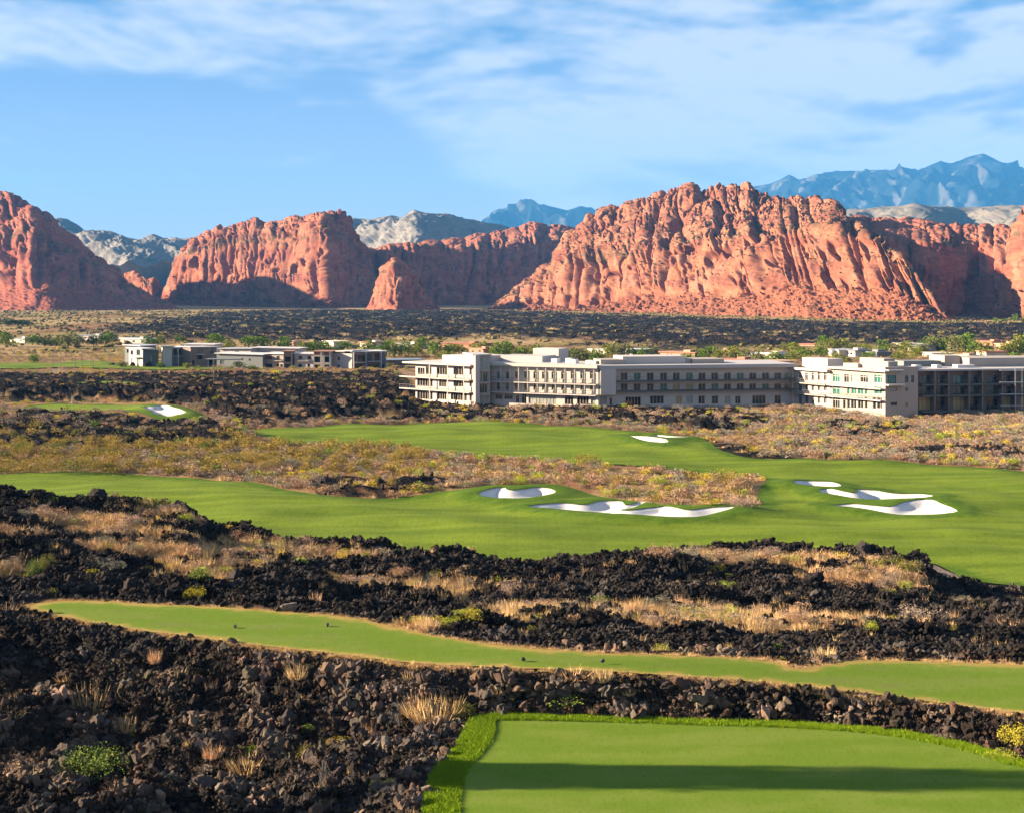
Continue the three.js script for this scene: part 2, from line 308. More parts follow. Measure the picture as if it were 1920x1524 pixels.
{
  const ds = [];
  for (let i = 0; i < 420; i++) ds.push(lerp(40, 160, i / 420));
  for (let i = 0; i < 210; i++) ds.push(lerp(160, 420, i / 210));
  for (let i = 0; i < 240; i++) ds.push(420 * Math.pow(2600 / 420, i / 240));
  for (let i = 0; i <= 24; i++) ds.push(2600 * Math.pow(19000 / 2600, i / 24));
  const nu = 580, nv = ds.length, pos = new Float32Array(nu * nv * 3), col = new Float32Array(nu * nv * 3), uv = new Float32Array(nu * nv * 2), idx = [];
  for (let j = 0; j < nv; j++) for (let i = 0; i < nu; i++) {
    const px = lerp(-520, 2440, i / (nu - 1)), d = ds[j], x = X(px, d), z = -d, L = land(x, z), k = j * nu + i;
    let h = L.h;
    if (L.turf < 0.3) h -= 0.35 * sst(0.3, -1.2, L.turf) * sst(-0.2, 0.8, L.path);
    if (L.sand < 0.4) h -= 0.35 * sst(0.4, -0.6, L.sand);
    pos.set([x, h, z], k * 3);
    col.set(groundColour(L, x, z), k * 3);
    uv.set([x / 6, z / 6], k * 2);
    if (i && j) { const a = k - nu - 1, b = k - nu, c = k - 1; idx.push(a, b, c, b, k, c); }
  }
  const g = new THREE.BufferGeometry();
  g.setAttribute('position', new THREE.BufferAttribute(pos, 3));
  g.setAttribute('color', new THREE.BufferAttribute(col, 3));
  g.setAttribute('uv', new THREE.BufferAttribute(uv, 2));
  g.setIndex(idx);
  g.computeVertexNormals();
  const grit = noiseTexture(512, (u, v) => 0.72 + 0.5 * tileNoise(u, v, 30) + 0.5 * tileNoise(u, v, 75, 4));
  const m = matte({ vertexColors: true, map: grit, bumpMap: grit, bumpScale: 0.12 });
  mesh(g, m, 'desert_ground', { kind: 'structure', label: 'tan desert ground with black lava rock reaching to the cliffs' });
}

// ---------------------------------------------------------------- turf and sand: sheets cut to their outline
function cutSheet(x0, x1, z0, z1, step, f, height, uvScale, stepZ = step, colour) {
  const nx = Math.ceil((x1 - x0) / step) + 1, nz = Math.ceil((z1 - z0) / stepZ) + 1, val = new Float32Array(nx * nz);
  for (let j = 0; j < nz; j++) for (let i = 0; i < nx; i++) val[j * nx + i] = f(x0 + i * step, z0 + j * stepZ);
  const pos = [], col = [], idx = [], made = new Map();
  const vert = (x, z, key) => {
    if (made.has(key)) return made.get(key);
    const n = pos.length / 3;
    pos.push(x, height(x, z), z);
    if (colour) col.push(...colour(x, z));
    made.set(key, n);
    return n;
  };
  const corner = (i, j) => vert(x0 + i * step, z0 + j * stepZ, j * nx + i);
  const cut = (i, j, k, l) => {
    const a = j * nx + i, b = l * nx + k, va = val[a], vb = val[b], t = va / (va - vb);
    return vert(x0 + lerp(i, k, t) * step, z0 + lerp(j, l, t) * stepZ, a < b ? 'e' + a + '_' + b : 'e' + b + '_' + a);
  };
  const tri = (c) => {
    const poly = [];
    for (let n = 0; n < 3; n++) {
      const [i, j] = c[n], [k, l] = c[(n + 1) % 3], a = val[j * nx + i] < 0, b = val[l * nx + k] < 0;
      if (a) poly.push(corner(i, j));
      if (a !== b) poly.push(cut(i, j, k, l));
    }
    for (let n = 2; n < poly.length; n++) idx.push(poly[0], poly[n - 1], poly[n]);
  };
  for (let j = 0; j < nz - 1; j++) for (let i = 0; i < nx - 1; i++) { tri([[i, j], [i, j + 1], [i + 1, j]]); tri([[i + 1, j], [i, j + 1], [i + 1, j + 1]]); }
  const g = new THREE.BufferGeometry(), uv = [];
  for (let n = 0; n < pos.length; n += 3) uv.push(pos[n] / uvScale, pos[n + 2] / uvScale);
  g.setAttribute('position', new THREE.Float32BufferAttribute(pos, 3));
  g.setAttribute('uv', new THREE.Float32BufferAttribute(uv, 2));
  if (colour) g.setAttribute('color', new THREE.Float32BufferAttribute(col, 3));
  g.setIndex(idx);
  g.computeVertexNormals();
  return g;
}
const bladeTex = noiseTexture(512, (u, v) => 0.78 + 0.26 * tileNoise(u, v, 60) + 0.22 * tileNoise(u, v, 26, 7) + 0.14 * tileNoise(u, v, 8, 3));
const teeTex = (() => { const r = mulberry(5), n = 1024, d = new Uint8Array(n * n * 4); for (let i = 0; i < n * n; i++) { const v = 205 + 40 * (r() - .5) + 22 * tileNoise((i % n) / n, Math.floor(i / n) / n, 40); d.set([v, v, v, 255], i * 4); } for (let k = 0; k < 420; k++) { const cx = r() * n, cy = r() * n, a = 2 + 6 * r() * r(), e = 1.5 + 3 * r(), t = 60 + 80 * r(); for (let y = -8; y <= 8; y++) for (let x = -10; x <= 10; x++) if ((x / a) ** 2 + (y / e) ** 2 < 1) { const o = (((cy + y + n) % n | 0) * n + ((cx + x + n) % n | 0)) * 4; d[o] = t * 1.15; d[o + 1] = t; d[o + 2] = t; } } const t = new THREE.DataTexture(d, n, n); t.wrapS = t.wrapT = THREE.RepeatWrapping; t.magFilter = THREE.LinearFilter; t.needsUpdate = true; return t; })();   // worn turf with divots
const teeMat = matte({ vertexColors: true, map: teeTex });
const turfMat = matte({ vertexColors: true, map: bladeTex, bumpMap: bladeTex, bumpScale: 0.018 });
const sandMat = matte({ color: rgb(0.62, 0.59, 0.57), map: noiseTexture(256, (u, v) => 0.9 + 0.1 * tileNoise(u, v, 24) + 0.08 * tileNoise(u, v, 60, 2)), bumpMap: noiseTexture(256, (u, v) => 0.5 + 0.3 * Math.sin(6.2832 * (10 * v + 0.6 * tileNoise(u, v, 5))) + 0.2 * tileNoise(u, v, 20)), bumpScale: 0.05 });   // raked sand
const T = { fair: [0.1058, 0.1614, 0.0126], fair2: [0.1604, 0.2224, 0.0194], rough: [0.0630, 0.1215, 0.0081], tee: [0.1210, 0.1912, 0.0180], dry: [0.3240, 0.2430, 0.0675], wear: [0.1620, 0.1710, 0.0540] };
function fairwayColour(x, z) {
  const stripe = n2(x / 60, z / 5.5) * 0.7 + 0.45 * n2(x / 16, z / 3) + 0.25 * n2(x / 3, z / 1.6);
  let c = mix3(T.fair, T.fair2, sst(-0.7, 0.8, stripe));
  const edge = sdf(FAIRWAY, x, z, 10);
  const L = z > -420 && z < -160 ? Math.min(...BUNKERS.map((b) => sdf(b, x, z, 6))) : 99;
  const r = Math.max(sst(-2.6, -1.9, edge + 0.4 * n2(x / 3, z / 3)), 1 - sst(3.0, 3.8, L + 0.5 * n2(x / 3, z / 3)));
  c = mix3(c, mix3(T.rough, [0.095, 0.16, 0.013], sst(-0.5, 0.7, n2(x / 1.5, z / 1.5))), r);
  return c;
}
const structure = (label) => ({ kind: 'structure', label });
const bunkerCut = (x, z) => { let s = 99; for (const b of BUNKERS) s = Math.min(s, sdf(b, x, z, 3)); return s; };
mesh(cutSheet(-230, 175, -320, -132, 1.0, (x, z) => Math.max(sdf(FAIRWAY, x, z, 3), 0.02 - bunkerCut(x, z), -sdf(PATHS[0], x, z, 3)), (x, z) => heightAt(x, z) + 0.08, 5, 0.9, fairwayColour), turfMat, 'fairway', structure('mown green fairway winding round the desert scrub and white bunkers'));
mesh(cutSheet(GREEN.x0 - 2, GREEN.x1 + 2, GREEN.z0 - 2, GREEN.z1 + 2, 0.9, (x, z) => Math.max(sdf(GREEN, x, z, 3), 0.02 - bunkerCut(x, z)), (x, z) => heightAt(x, z) + 0.1, 5, 1.2, (x, z) => mix3(T.fair2, T.rough, sst(-4, -2, sdf(GREEN, x, z, 8)))), turfMat, 'putting_green', structure('small putting green with one bunker among black lava mounds'));
for (const [o, step] of [[FAR_TURF, 2.2], [FAR_TURF2, 1.5]]) mesh(cutSheet(o.x0 - 3, o.x1 + 3, o.z0 - 3, o.z1 + 3, step, (x, z) => sdf(o, x, z, 5), (x, z) => heightAt(x, z) + 0.25, 5, step * 1.4, (x, z) => mix3([0.155, 0.21, 0.025], T.rough, sst(-0.2, 0.8, n2(x / 20, z / 14)))), turfMat, 'practice_turf', structure(o === FAR_TURF ? 'bright strip of practice turf in front of the grey villas' : 'narrow strip of turf among lava beside the cart path'));
function teeColour(o, dryWidth, wide) {
  return (x, z) => {
    const s = -sdf(o, x, z, 6), n = n2(x / 2.2, z / 2.2) * 0.35 + n2(x / 0.7, z / 0.7) * 0.15;
    let c = mix3(T.tee, [0.145, 0.2, 0.032], sst(-0.4, 0.8, n2(x / 14, z / 3.4) + 0.5 * n2(x / 3, z / 1.2)));
    c = mix3(c, T.wear, 0.5 * sst(0.45, 0.9, n2(x / 5 + 9, z / 2.5)));
    if (wide) c = mix3(c, [0.155, 0.21, 0.025], (1 - sst(1.0, 1.5, s + n)) * 0.6);
    return mix3(T.dry, c, sst(dryWidth * 0.45, dryWidth, s + n * 1.2));
  };
}
const CLEARTEE = (x, z) => heightAt(x, z) + 0.09;
mesh(cutSheet(UPPER_TEE.x0, 62, UPPER_TEE.z0 - 0.5, -60, 0.28, (x, z) => sdf(UPPER_TEE, x, z, 3) + 0.18 * n2(x * 1.3, z * 1.3), CLEARTEE, 9, 0.28, teeColour(UPPER_TEE, 0.75, true)), teeMat, 'long_tee', structure('long narrow tee of worn green turf edged with dry yellow grass'));
mesh(cutSheet(LOWER_TEE.x0, 50, LOWER_TEE.z0, -42, 0.28, (x, z) => sdf(LOWER_TEE, x, z, 3), CLEARTEE, 9, 0.28, (x, z) => { const s = -sdf(LOWER_TEE, x, z, 6), w = x < -1 ? 1.25 : 0.75; return mix3(T.rough, mix3(T.tee, [0.15, 0.21, 0.03], sst(-0.5, 0.8, n2(x / 9, z / 2.6) + 0.4 * n2(x / 2, z / 1))), sst(w - 0.1, w + 0.12, s + 0.12 * n2(x, z))); }), teeMat, 'broad_tee', structure('broad mown tee with a collar of longer bright grass'));
BUNKERS.forEach((b, i) => mesh(cutSheet(b.x0 - 1, b.x1 + 1, b.z0 - 1, b.z1 + 1, 0.45, (x, z) => sdf(b, x, z, 3) - 0.25, (x, z) => heightAt(x, z) - 0.02, 3, 0.45), sandMat, 'sand_bunker', { kind: 'structure', label: ['small white bunker beside the desert scrub', 'long scalloped white bunker along the scrub edge', 'small oval white bunker nearest the scrub tip', 'white bunker with two arms in the wide fairway', 'long tapering white bunker in the wide fairway', 'thin white bunker on the far fairway edge', 'white bunker with a tongue of grass on the far fairway', 'white bunker beside the small green among lava'][i] }));
// ---------------------------------------------------------------- mountains: lofted through rows of measured points, then weathered
function alongRow(row, u) {
  const x0 = row[0][0], x1 = row[row.length - 1][0], px = lerp(x0, x1, u);
  let i = 0; while (i < row.length - 2 && row[i + 1][0] < px) i++;
  const t = (px - row[i][0]) / (row[i + 1][0] - row[i][0]);
  const py = lerp(row[i][1], row[i + 1][1], t);
  const k = (n) => row[clamp(n, 0, row.length - 1)][2];
  return P(px, py, cubic(k(i - 1), k(i), k(i + 1), k(i + 2), t));
}
const talusSpots = [], ledgeSpots = [];
function massif(name, label, rows, nu, nv, weather, colour, tail = [[0.75, 260], [0, 620]]) {
  rowsLast = rows.length - 1;
  const crest = rows[rows.length - 1], nb = 10, V = nv + nb, pos = new Float32Array(nu * (V + 1) * 3), all = [];
  const run = []; let last = null;
  for (let i = 0; i < nu; i++) {
    const u = i / (nu - 1), pts = rows.map((r) => alongRow(r, u)), top = pts[pts.length - 1];
    const at = pts[Math.min(2, pts.length - 1)];
    run.push(last ? run[i - 1] + Math.hypot(at.x - last.x, at.z - last.z) : 0); last = at;
    for (let j = 0; j <= V; j++) {
      let p;
      if (j <= nv) {
        const t = j / nv * (pts.length - 1), k = Math.min(Math.floor(t), pts.length - 2), f = t - k;
        const q = (n) => pts[clamp(n, 0, pts.length - 1)], s = lerp(f, sst(0, 1, f), 0.25);
        p = new THREE.Vector3().lerpVectors(q(k), q(k + 1), s);
      } else {
        const f = (j - nv) / nb, a = f < 0.5 ? [1, 0] : tail[0], b = f < 0.5 ? tail[0] : tail[1], s = (f % 0.5) * 2 || (f === 1 ? 1 : 0);
        const hh = lerp(a[0], b[0], f === 1 ? 1 : s), back = lerp(a[1], b[1], f === 1 ? 1 : s);
        const n = new THREE.Vector3(top.x, 0, top.z).normalize();
        p = new THREE.Vector3(top.x + n.x * back, lerp(-20, top.y, hh), top.z + n.z * back);
      }
      all.push(p);
      p.toArray(pos, (i * (V + 1) + j) * 3);
    }
  }
  const idx = [];
  for (let i = 1; i < nu; i++) for (let j = 1; j <= V; j++) { const a = (i - 1) * (V + 1) + j - 1, b = a + 1, c = i * (V + 1) + j - 1, e = c + 1; idx.push(a, c, b, b, c, e); }
  const g = new THREE.BufferGeometry();
  g.setAttribute('position', new THREE.BufferAttribute(pos, 3));
  g.setIndex(idx);
  g.computeVertexNormals();
  const nor = g.attributes.normal.array.slice(), col = new Float32Array(pos.length);
  for (let i = 0; i < nu; i++) for (let j = 0; j <= V; j++) {
    const k = i * (V + 1) + j, p = all[k], v = Math.min(j / nv, 1) * (rows.length - 1), side = Math.min(i, nu - 1 - i) / (nu * 0.05);
    const w = weather(p.x, p.y, p.z, v, Math.min(1, side), run[i]);
    pos[k * 3] = p.x + nor[k * 3] * w.out; pos[k * 3 + 1] = p.y + nor[k * 3 + 1] * w.out + (w.up ?? 0); pos[k * 3 + 2] = p.z + nor[k * 3 + 2] * w.out;
  }
  g.computeVertexNormals();
  const n2nd = g.attributes.normal.array;
  for (let k = 0; k < all.length; k++) { const j = k % (V + 1); col.set(colour(pos[k * 3], pos[k * 3 + 1], pos[k * 3 + 2], Math.min(j / nv, 1) * (rows.length - 1)), k * 3); }
  if (name.startsWith('red')) for (let k = 0; k < all.length; k++) { const j = k % (V + 1), v = j / nv * (rows.length - 1), q = [pos[k * 3], pos[k * 3 + 1], pos[k * 3 + 2]]; if (j < nv && v < 1.1) talusSpots.push(q); else if (j < nv && n2nd[k * 3 + 1] > 0.55) ledgeSpots.push(q); }
  g.setAttribute('color', new THREE.BufferAttribute(col, 3));
  return mesh(g, rockMat, name, { kind: 'structure', label });
}
const rockMat = matte({ vertexColors: true });
const billow = (x, y, z) => Math.abs(n3(x, y, z));
// sandstone: tall rounded pillars with deep joints between them below the ledge, slabs leaning to the summit above it
let rowsLast = 4;
function sandstone(amp, scale, talusV, ledgeV, summit = 0) {
  return (x, y, z, v, side, s) => {
    const k = scale, w1 = n3(x / 70, y / 90, z / 70), w2 = n3(x / 18 + 7, y / 40, z / 18);
    const cliff = sst(talusV - 0.15, talusV + 0.2, v) * (1 - 0.75 * sst(ledgeV - 0.1, ledgeV + 0.35, v)), top = sst(ledgeV - 0.15, ledgeV + 0.25, v), talus = 1 - sst(talusV - 0.1, talusV + 0.2, v);
    const q = s + 38 * n2(s / 110, 5) + 8 * n2(s / 37, y / 150) + 2.5 * w2, slot = (p, e) => 1 - sst(0, e, p);
    // great buttresses with clefts between; on them pillars and joints, but only in places: other faces stay broad and smooth
    const m1 = 0.12 + 0.88 * sst(-0.15, 0.4, n2(s / 95 + 60, y / 75)), m2 = sst(-0.1, 0.45, n2(s / 62 + 8, y / 48 + 3)), arch = sst(-0.2, 0.5, n2(s / 45, y / 38 + 20));
    const p0 = Math.abs(n2(q / (125 * k) + 2, y / (500 * k))), p1 = Math.abs(n2(q / (54 * k), y / (230 * k))), p2 = Math.abs(n2(q / (24 * k) + 40, y / (110 * k) + 3)), p3 = Math.abs(n3(x / (9 * k), y / (16 * k), z / (9 * k)));
    const bed = (t, m) => { const f = y / t + 0.35 * w1 + 0.15 * n2(s / 70, y / 200), g = f - Math.floor(f); return (sst(0, 0.2, g) * (1 - sst(0.8, 1, g)) - 0.6) * m; };   // bedding: bulging beds with notches between
    let out = cliff * amp * (1.5 * (Math.sqrt(p0) - 0.55) - 0.5 * slot(p0, 0.05) + m1 * (1.0 * (Math.sqrt(p1) - 0.5) - 0.65 * slot(p1, 0.07) * arch) + m2 * (0.5 * (Math.sqrt(p2) - 0.5) - 0.45 * slot(p2, 0.07)) + 0.1 * m2 * (p3 - 0.3));
    out -= cliff * amp * 0.7 * arch * sst(0.3, 0.5, n2(s / 34 + 3, y / 55));                       // alcoves
    out += cliff * (bed(13, 1.7) * sst(0, 0.5, n2(s / 80 + 50, y / 60)) + bed(4.6, 0.6) * (1 - 0.6 * m1));
    const lean = clamp((s - summit) / 300, -1, 1) * 0.8, a = s + lean * (y - 60) + 3 * w2 + 20 * n2(s / 130, 9), b = y - lean * s * 0.25;
    const t0 = Math.abs(n2(a / (120 * k) + 4, b / (150 * k))), t1 = Math.abs(n2(a / (50 * k) + 0.5 * w1, b / (80 * k))), t2 = Math.abs(n2(a / (25 * k) + 0.4 * w2, b / (36 * k) + 11)), t3 = Math.abs(n3(x / (9 * k), y / (8 * k), z / (9 * k)));
    const r1 = 0.15 + 0.85 * sst(-0.3, 0.35, n2(s / 80 + 5, y / 50)), r2 = sst(-0.2, 0.4, n2(s / 50 + 25, y / 40)), crest = 1 - 0.6 * sst(rowsLast - 0.5, rowsLast, v);
    out += top * amp * (0.45 + 0.55 * crest) * (0.9 * (Math.sqrt(t0) - 0.55) - 0.4 * slot(t0, 0.05) + r1 * (0.62 * (Math.sqrt(t1) - 0.5) - 0.5 * slot(t1, 0.07)) + r2 * crest * (0.42 * (Math.sqrt(t2) - 0.5) - 0.34 * slot(t2, 0.08) + 0.2 * (t3 - 0.3)));
    out += top * bed(8, 0.6) * (1 - 0.6 * r1);
    out += talus * amp * (0.3 * n3(x / 45, y / 120, z / 45) + 0.16 * (0.4 - Math.abs(n2(s / 34, y / 200))) + 0.12 * n3(x / 7, y / 7, z / 7) + 0.09 * n3(x / 3, y / 3, z / 3));
    out += 0.03 * amp * n3(x / 5, y / 3.4, z / 5) + 0.012 * amp * n3(x / 2, y / 2, z / 2);
    return { out: out * (0.3 + 0.7 * side) };
  };
}
const R = { a: [0.258, 0.106, 0.061], b: [0.200, 0.072, 0.046], c: [0.31, 0.155, 0.100], talus: [0.20, 0.078, 0.047], dark: [0.085, 0.042, 0.040], brush: [0.07, 0.066, 0.035] };
function sandstoneColour(talusV, ledgeV, shadeTint = 0, brush = 0.4) {
  return (x, y, z, v) => {
    let c = mix3(R.a, R.b, sst(-0.3, 0.7, n3(x / 80, y / 26, z / 80) + 0.35 * Math.sin(y / 6 + 2 * n3(x / 90, y / 60, z / 90))));
    c = mix3(c, R.c, 0.55 * sst(0.1, 0.8, n3(x / 55 + 3, y / 40, z / 55)));
    c = mix3(c, R.dark, 0.75 * sst(0.3, 0.75, n3(x / 6, y / 75, z / 6) + 0.35 * n3(x / 34, y / 30, z / 34)) * sst(talusV, talusV + 0.3, v));   // desert varnish streaks
    c = mix3(R.talus, c, sst(talusV - 0.25, talusV + 0.15, v + 0.25 * n3(x / 25, y / 25, z / 25)));
    c = mix3(c, [0.27, 0.068, 0.058], shadeTint);  // redder tone of shaded, bounce-lit rock put into the colour
    const g = 1 + 0.24 * n3(x / 4, y / 2.2, z / 4) + 0.16 * n3(x / 14, y / 4, z / 14);
    c = [c[0] * g, c[1] * g, c[2] * g];
    const b = sst(0.5, 0.7, n3(x / 5.5, y / 5.5, z / 5.5) + 0.5 * n3(x / 40, y / 25, z / 40)) * sst(ledgeV - 0.2, ledgeV + 0.1, v);
    const ledge = (1 - sst(0.05, 0.22, Math.abs(v - ledgeV))) * sst(-0.1, 0.3, n3(x / 9, y / 9, z / 9) + 0.4 * n3(x / 60, y / 60, z / 60));
    return mix3(c, R.brush, Math.max(brush * b, 0.7 * ledge));
  };
}
const deepen = (row, by) => row.map(([a, b, d]) => [a, b, d + by]);
massif('red_butte', 'broad orange sandstone butte with fluted cliffs above the lava plain', [
  [[905, 583, 2180], [1000, 584, 2060], [1100, 586, 1950], [1200, 591, 1820], [1300, 595, 1700], [1400, 600, 1590], [1500, 603, 1490], [1600, 607, 1410], [1700, 609, 1350], [1800, 609, 1330]],
  [[918, 577, 2190], [1000, 573, 2085], [1080, 577, 1985], [1150, 572, 1900], [1230, 560, 1815], [1300, 553, 1740], [1350, 556, 1690], [1420, 553, 1620], [1480, 541, 1560], [1550, 537, 1500], [1620, 546, 1440], [1690, 553, 1390], [1740, 577, 1365], [1790, 601, 1345]],
  [[930, 566, 2200], [1000, 536, 2130], [1060, 500, 2050], [1100, 491, 2000], [1180, 478, 1930], [1250, 457, 1860], [1330, 446, 1785], [1420, 439, 1700], [1500, 435, 1620], [1560, 437, 1560], [1620, 442, 1500], [1660, 465, 1455], [1690, 482, 1425], [1720, 520, 1400], [1745, 570, 1385]],
  [[935, 563, 2215], [1035, 492, 2150], [1052, 462, 2130], [1110, 436, 2080], [1180, 425, 2030], [1250, 420, 1990], [1330, 412, 1930], [1420, 415, 1850], [1500, 418, 1770], [1560, 422, 1700], [1610, 432, 1600], [1660, 463, 1480], [1705, 515, 1430], [1735, 568, 1410]],
  [[940, 561, 2240], [1040, 488, 2200], [1056, 446, 2190], [1075, 426, 2180], [1110, 402, 2160], [1150, 387, 2140], [1200, 374, 2120], [1230, 364, 2100], [1260, 354, 2090], [1297, 348, 2070], [1315, 357, 2060], [1340, 348, 2050], [1385, 345, 2030], [1420, 353, 2000], [1450, 367, 1970], [1530, 371, 1880], [1565, 383, 1820], [1590, 405, 1740], [1640, 443, 1600], [1690, 495, 1500], [1730, 565, 1430]],
], 640, 270, sandstone(15, 1, 1, 2.1, 560), sandstoneColour(1, 2.1));
massif('red_peak', 'red sandstone peak tinted for shade with a shadowed flank and sunlit ridge', [
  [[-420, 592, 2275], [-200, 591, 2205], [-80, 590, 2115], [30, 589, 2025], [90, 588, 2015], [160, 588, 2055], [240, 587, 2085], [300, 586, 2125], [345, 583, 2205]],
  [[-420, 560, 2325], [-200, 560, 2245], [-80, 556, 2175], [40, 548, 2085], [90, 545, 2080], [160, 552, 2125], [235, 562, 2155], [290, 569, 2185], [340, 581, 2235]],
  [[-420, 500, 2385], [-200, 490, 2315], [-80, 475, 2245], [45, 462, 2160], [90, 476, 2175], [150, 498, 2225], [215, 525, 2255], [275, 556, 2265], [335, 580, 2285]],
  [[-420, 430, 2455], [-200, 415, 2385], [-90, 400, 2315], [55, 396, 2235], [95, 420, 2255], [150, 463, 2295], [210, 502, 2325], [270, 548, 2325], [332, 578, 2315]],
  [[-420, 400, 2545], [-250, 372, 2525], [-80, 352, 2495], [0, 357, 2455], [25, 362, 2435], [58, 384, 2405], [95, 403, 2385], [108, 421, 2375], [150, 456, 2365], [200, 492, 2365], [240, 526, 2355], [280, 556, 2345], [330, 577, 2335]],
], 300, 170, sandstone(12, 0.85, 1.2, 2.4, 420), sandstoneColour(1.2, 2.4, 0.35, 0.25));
massif('red_butte', 'middle red sandstone butte with rounded knobs along its top', [
  [[296, 579, 2760], [350, 580, 2640], [420, 580, 2540], [500, 580, 2440], [570, 581, 2360], [618, 583, 2300], [645, 582, 2350], [680, 581, 2450], [715, 580, 2560]],
  [[300, 560, 2770], [350, 560, 2655], [420, 562, 2555], [500, 566, 2455], [570, 568, 2372], [617, 566, 2312], [648, 566, 2365], [680, 566, 2465], [712, 566, 2570]],
  [[306, 540, 2780], [345, 500, 2670], [420, 508, 2570], [480, 512, 2480], [520, 508, 2430], [570, 506, 2385], [615, 505, 2325], [650, 500, 2385], [680, 510, 2480], [705, 530, 2580]],
  [[312, 528, 2790], [345, 470, 2690], [400, 440, 2610], [450, 432, 2560], [500, 426, 2490], [550, 420, 2430], [607, 410, 2350], [640, 420, 2400], [672, 460, 2500], [700, 515, 2590]],
  [[315, 522, 2810], [330, 495, 2780], [345, 468, 2740], [365, 446, 2700], [400, 430, 2660], [440, 418, 2630], [470, 412, 2600], [500, 413, 2560], [530, 411, 2530], [545, 404, 2510], [580, 402, 2470], [610, 398, 2430], [640, 394, 2420], [655, 408, 2450], [675, 445, 2520], [690, 470, 2560], [702, 510, 2600]],
], 330, 170, sandstone(13, 1.05, 0.6, 2.7), sandstoneColour(0.6, 2.7, 0.12, 0.2));
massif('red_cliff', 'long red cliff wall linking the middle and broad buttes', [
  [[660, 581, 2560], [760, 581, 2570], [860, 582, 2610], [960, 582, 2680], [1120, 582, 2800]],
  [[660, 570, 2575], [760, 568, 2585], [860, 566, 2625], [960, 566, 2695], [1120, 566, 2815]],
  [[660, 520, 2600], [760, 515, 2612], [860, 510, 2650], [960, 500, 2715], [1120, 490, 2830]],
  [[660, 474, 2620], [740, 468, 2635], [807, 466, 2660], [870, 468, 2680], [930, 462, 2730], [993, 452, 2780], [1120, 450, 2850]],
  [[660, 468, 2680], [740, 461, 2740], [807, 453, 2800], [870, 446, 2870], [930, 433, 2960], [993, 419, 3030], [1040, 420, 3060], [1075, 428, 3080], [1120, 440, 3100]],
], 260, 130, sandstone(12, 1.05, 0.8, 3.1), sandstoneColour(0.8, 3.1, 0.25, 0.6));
massif('red_fin', 'narrow sunlit red rock fin standing before the shaded cliff', [
  [[684, 583, 2170], [705, 583, 2110], [735, 584, 2060], [748, 584, 2055], [770, 583, 2095], [800, 582, 2150], [826, 582, 2200]],
  [[692, 565, 2180], [712, 552, 2125], [738, 545, 2080], [752, 548, 2080], [775, 555, 2115], [800, 566, 2165], [822, 578, 2205]],
  [[698, 550, 2190], [714, 520, 2145], [735, 500, 2105], [750, 505, 2110], [770, 525, 2140], [795, 550, 2180], [818, 575, 2210]],
  [[702, 540, 2200], [716, 505, 2165], [732, 484, 2135], [747, 484, 2140], [766, 505, 2160], [790, 540, 2190], [815, 573, 2215]],
], 110, 80, sandstone(8, 0.7, 0.3, 2.2), sandstoneColour(0.3, 2.2, 0.1, 0.1), [[0.6, 40], [0, 110]]);
massif('red_cliff', 'red cliff tinted for shade with knobs along its rim beside the broad butte', [
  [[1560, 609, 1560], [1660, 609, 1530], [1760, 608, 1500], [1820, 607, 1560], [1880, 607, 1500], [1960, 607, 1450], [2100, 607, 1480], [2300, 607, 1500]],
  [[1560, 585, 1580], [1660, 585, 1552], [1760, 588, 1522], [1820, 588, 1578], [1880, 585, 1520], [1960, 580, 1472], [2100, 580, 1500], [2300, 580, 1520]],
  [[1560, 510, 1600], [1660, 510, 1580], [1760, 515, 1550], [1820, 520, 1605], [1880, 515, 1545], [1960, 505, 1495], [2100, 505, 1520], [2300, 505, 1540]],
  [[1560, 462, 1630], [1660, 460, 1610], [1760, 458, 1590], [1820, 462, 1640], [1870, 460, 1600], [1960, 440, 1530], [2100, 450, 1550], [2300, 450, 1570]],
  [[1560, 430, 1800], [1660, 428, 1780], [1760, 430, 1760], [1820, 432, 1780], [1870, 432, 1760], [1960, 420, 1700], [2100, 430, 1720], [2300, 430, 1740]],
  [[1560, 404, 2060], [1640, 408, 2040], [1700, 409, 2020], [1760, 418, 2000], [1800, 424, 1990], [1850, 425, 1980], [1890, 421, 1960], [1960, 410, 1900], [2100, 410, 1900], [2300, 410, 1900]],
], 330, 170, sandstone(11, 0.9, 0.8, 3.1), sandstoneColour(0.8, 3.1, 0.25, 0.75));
massif('red_fin', 'sunlit red fin at the right end of the shadowed cliff', [
  [[1850, 610, 1480], [1900, 610, 1400], [1960, 611, 1320], [2040, 611, 1270], [2150, 610, 1350], [2300, 610, 1450]],
  [[1872, 560, 1490], [1910, 545, 1420], [1965, 540, 1345], [2040, 540, 1300], [2150, 545, 1375], [2290, 560, 1470]],
  [[1880, 490, 1505], [1912, 455, 1440], [1968, 440, 1370], [2040, 430, 1330], [2140, 450, 1400], [2280, 520, 1490]],
  [[1888, 450, 1520], [1902, 422, 1490], [1920, 390, 1460], [1960, 362, 1420], [2040, 350, 1400], [2130, 390, 1440], [2270, 500, 1510]],
], 130, 120, sandstone(9, 0.8, 0.8, 2.3), sandstoneColour(0.8, 2.3, 0.1, 0.2), [[0.6, 60], [0, 200]]);
massif('red_knoll', 'small red rock knoll at the foot of the dark peak', [
  [[225, 560, 2900], [262, 562, 2840], [290, 566, 2800], [320, 566, 2860]],
  [[230, 525, 2915], [258, 525, 2860], [285, 540, 2825], [316, 556, 2875]],
  [[232, 512, 2930], [250, 508, 2885], [262, 513, 2875], [275, 526, 2860], [288, 521, 2855], [300, 530, 2865], [314, 552, 2885]],
], 60, 44, sandstone(7, 0.8, 0.2, 1.3), sandstoneColour(0.2, 1.3, 0.1, 0.2), [[0.6, 40], [0, 120]]);
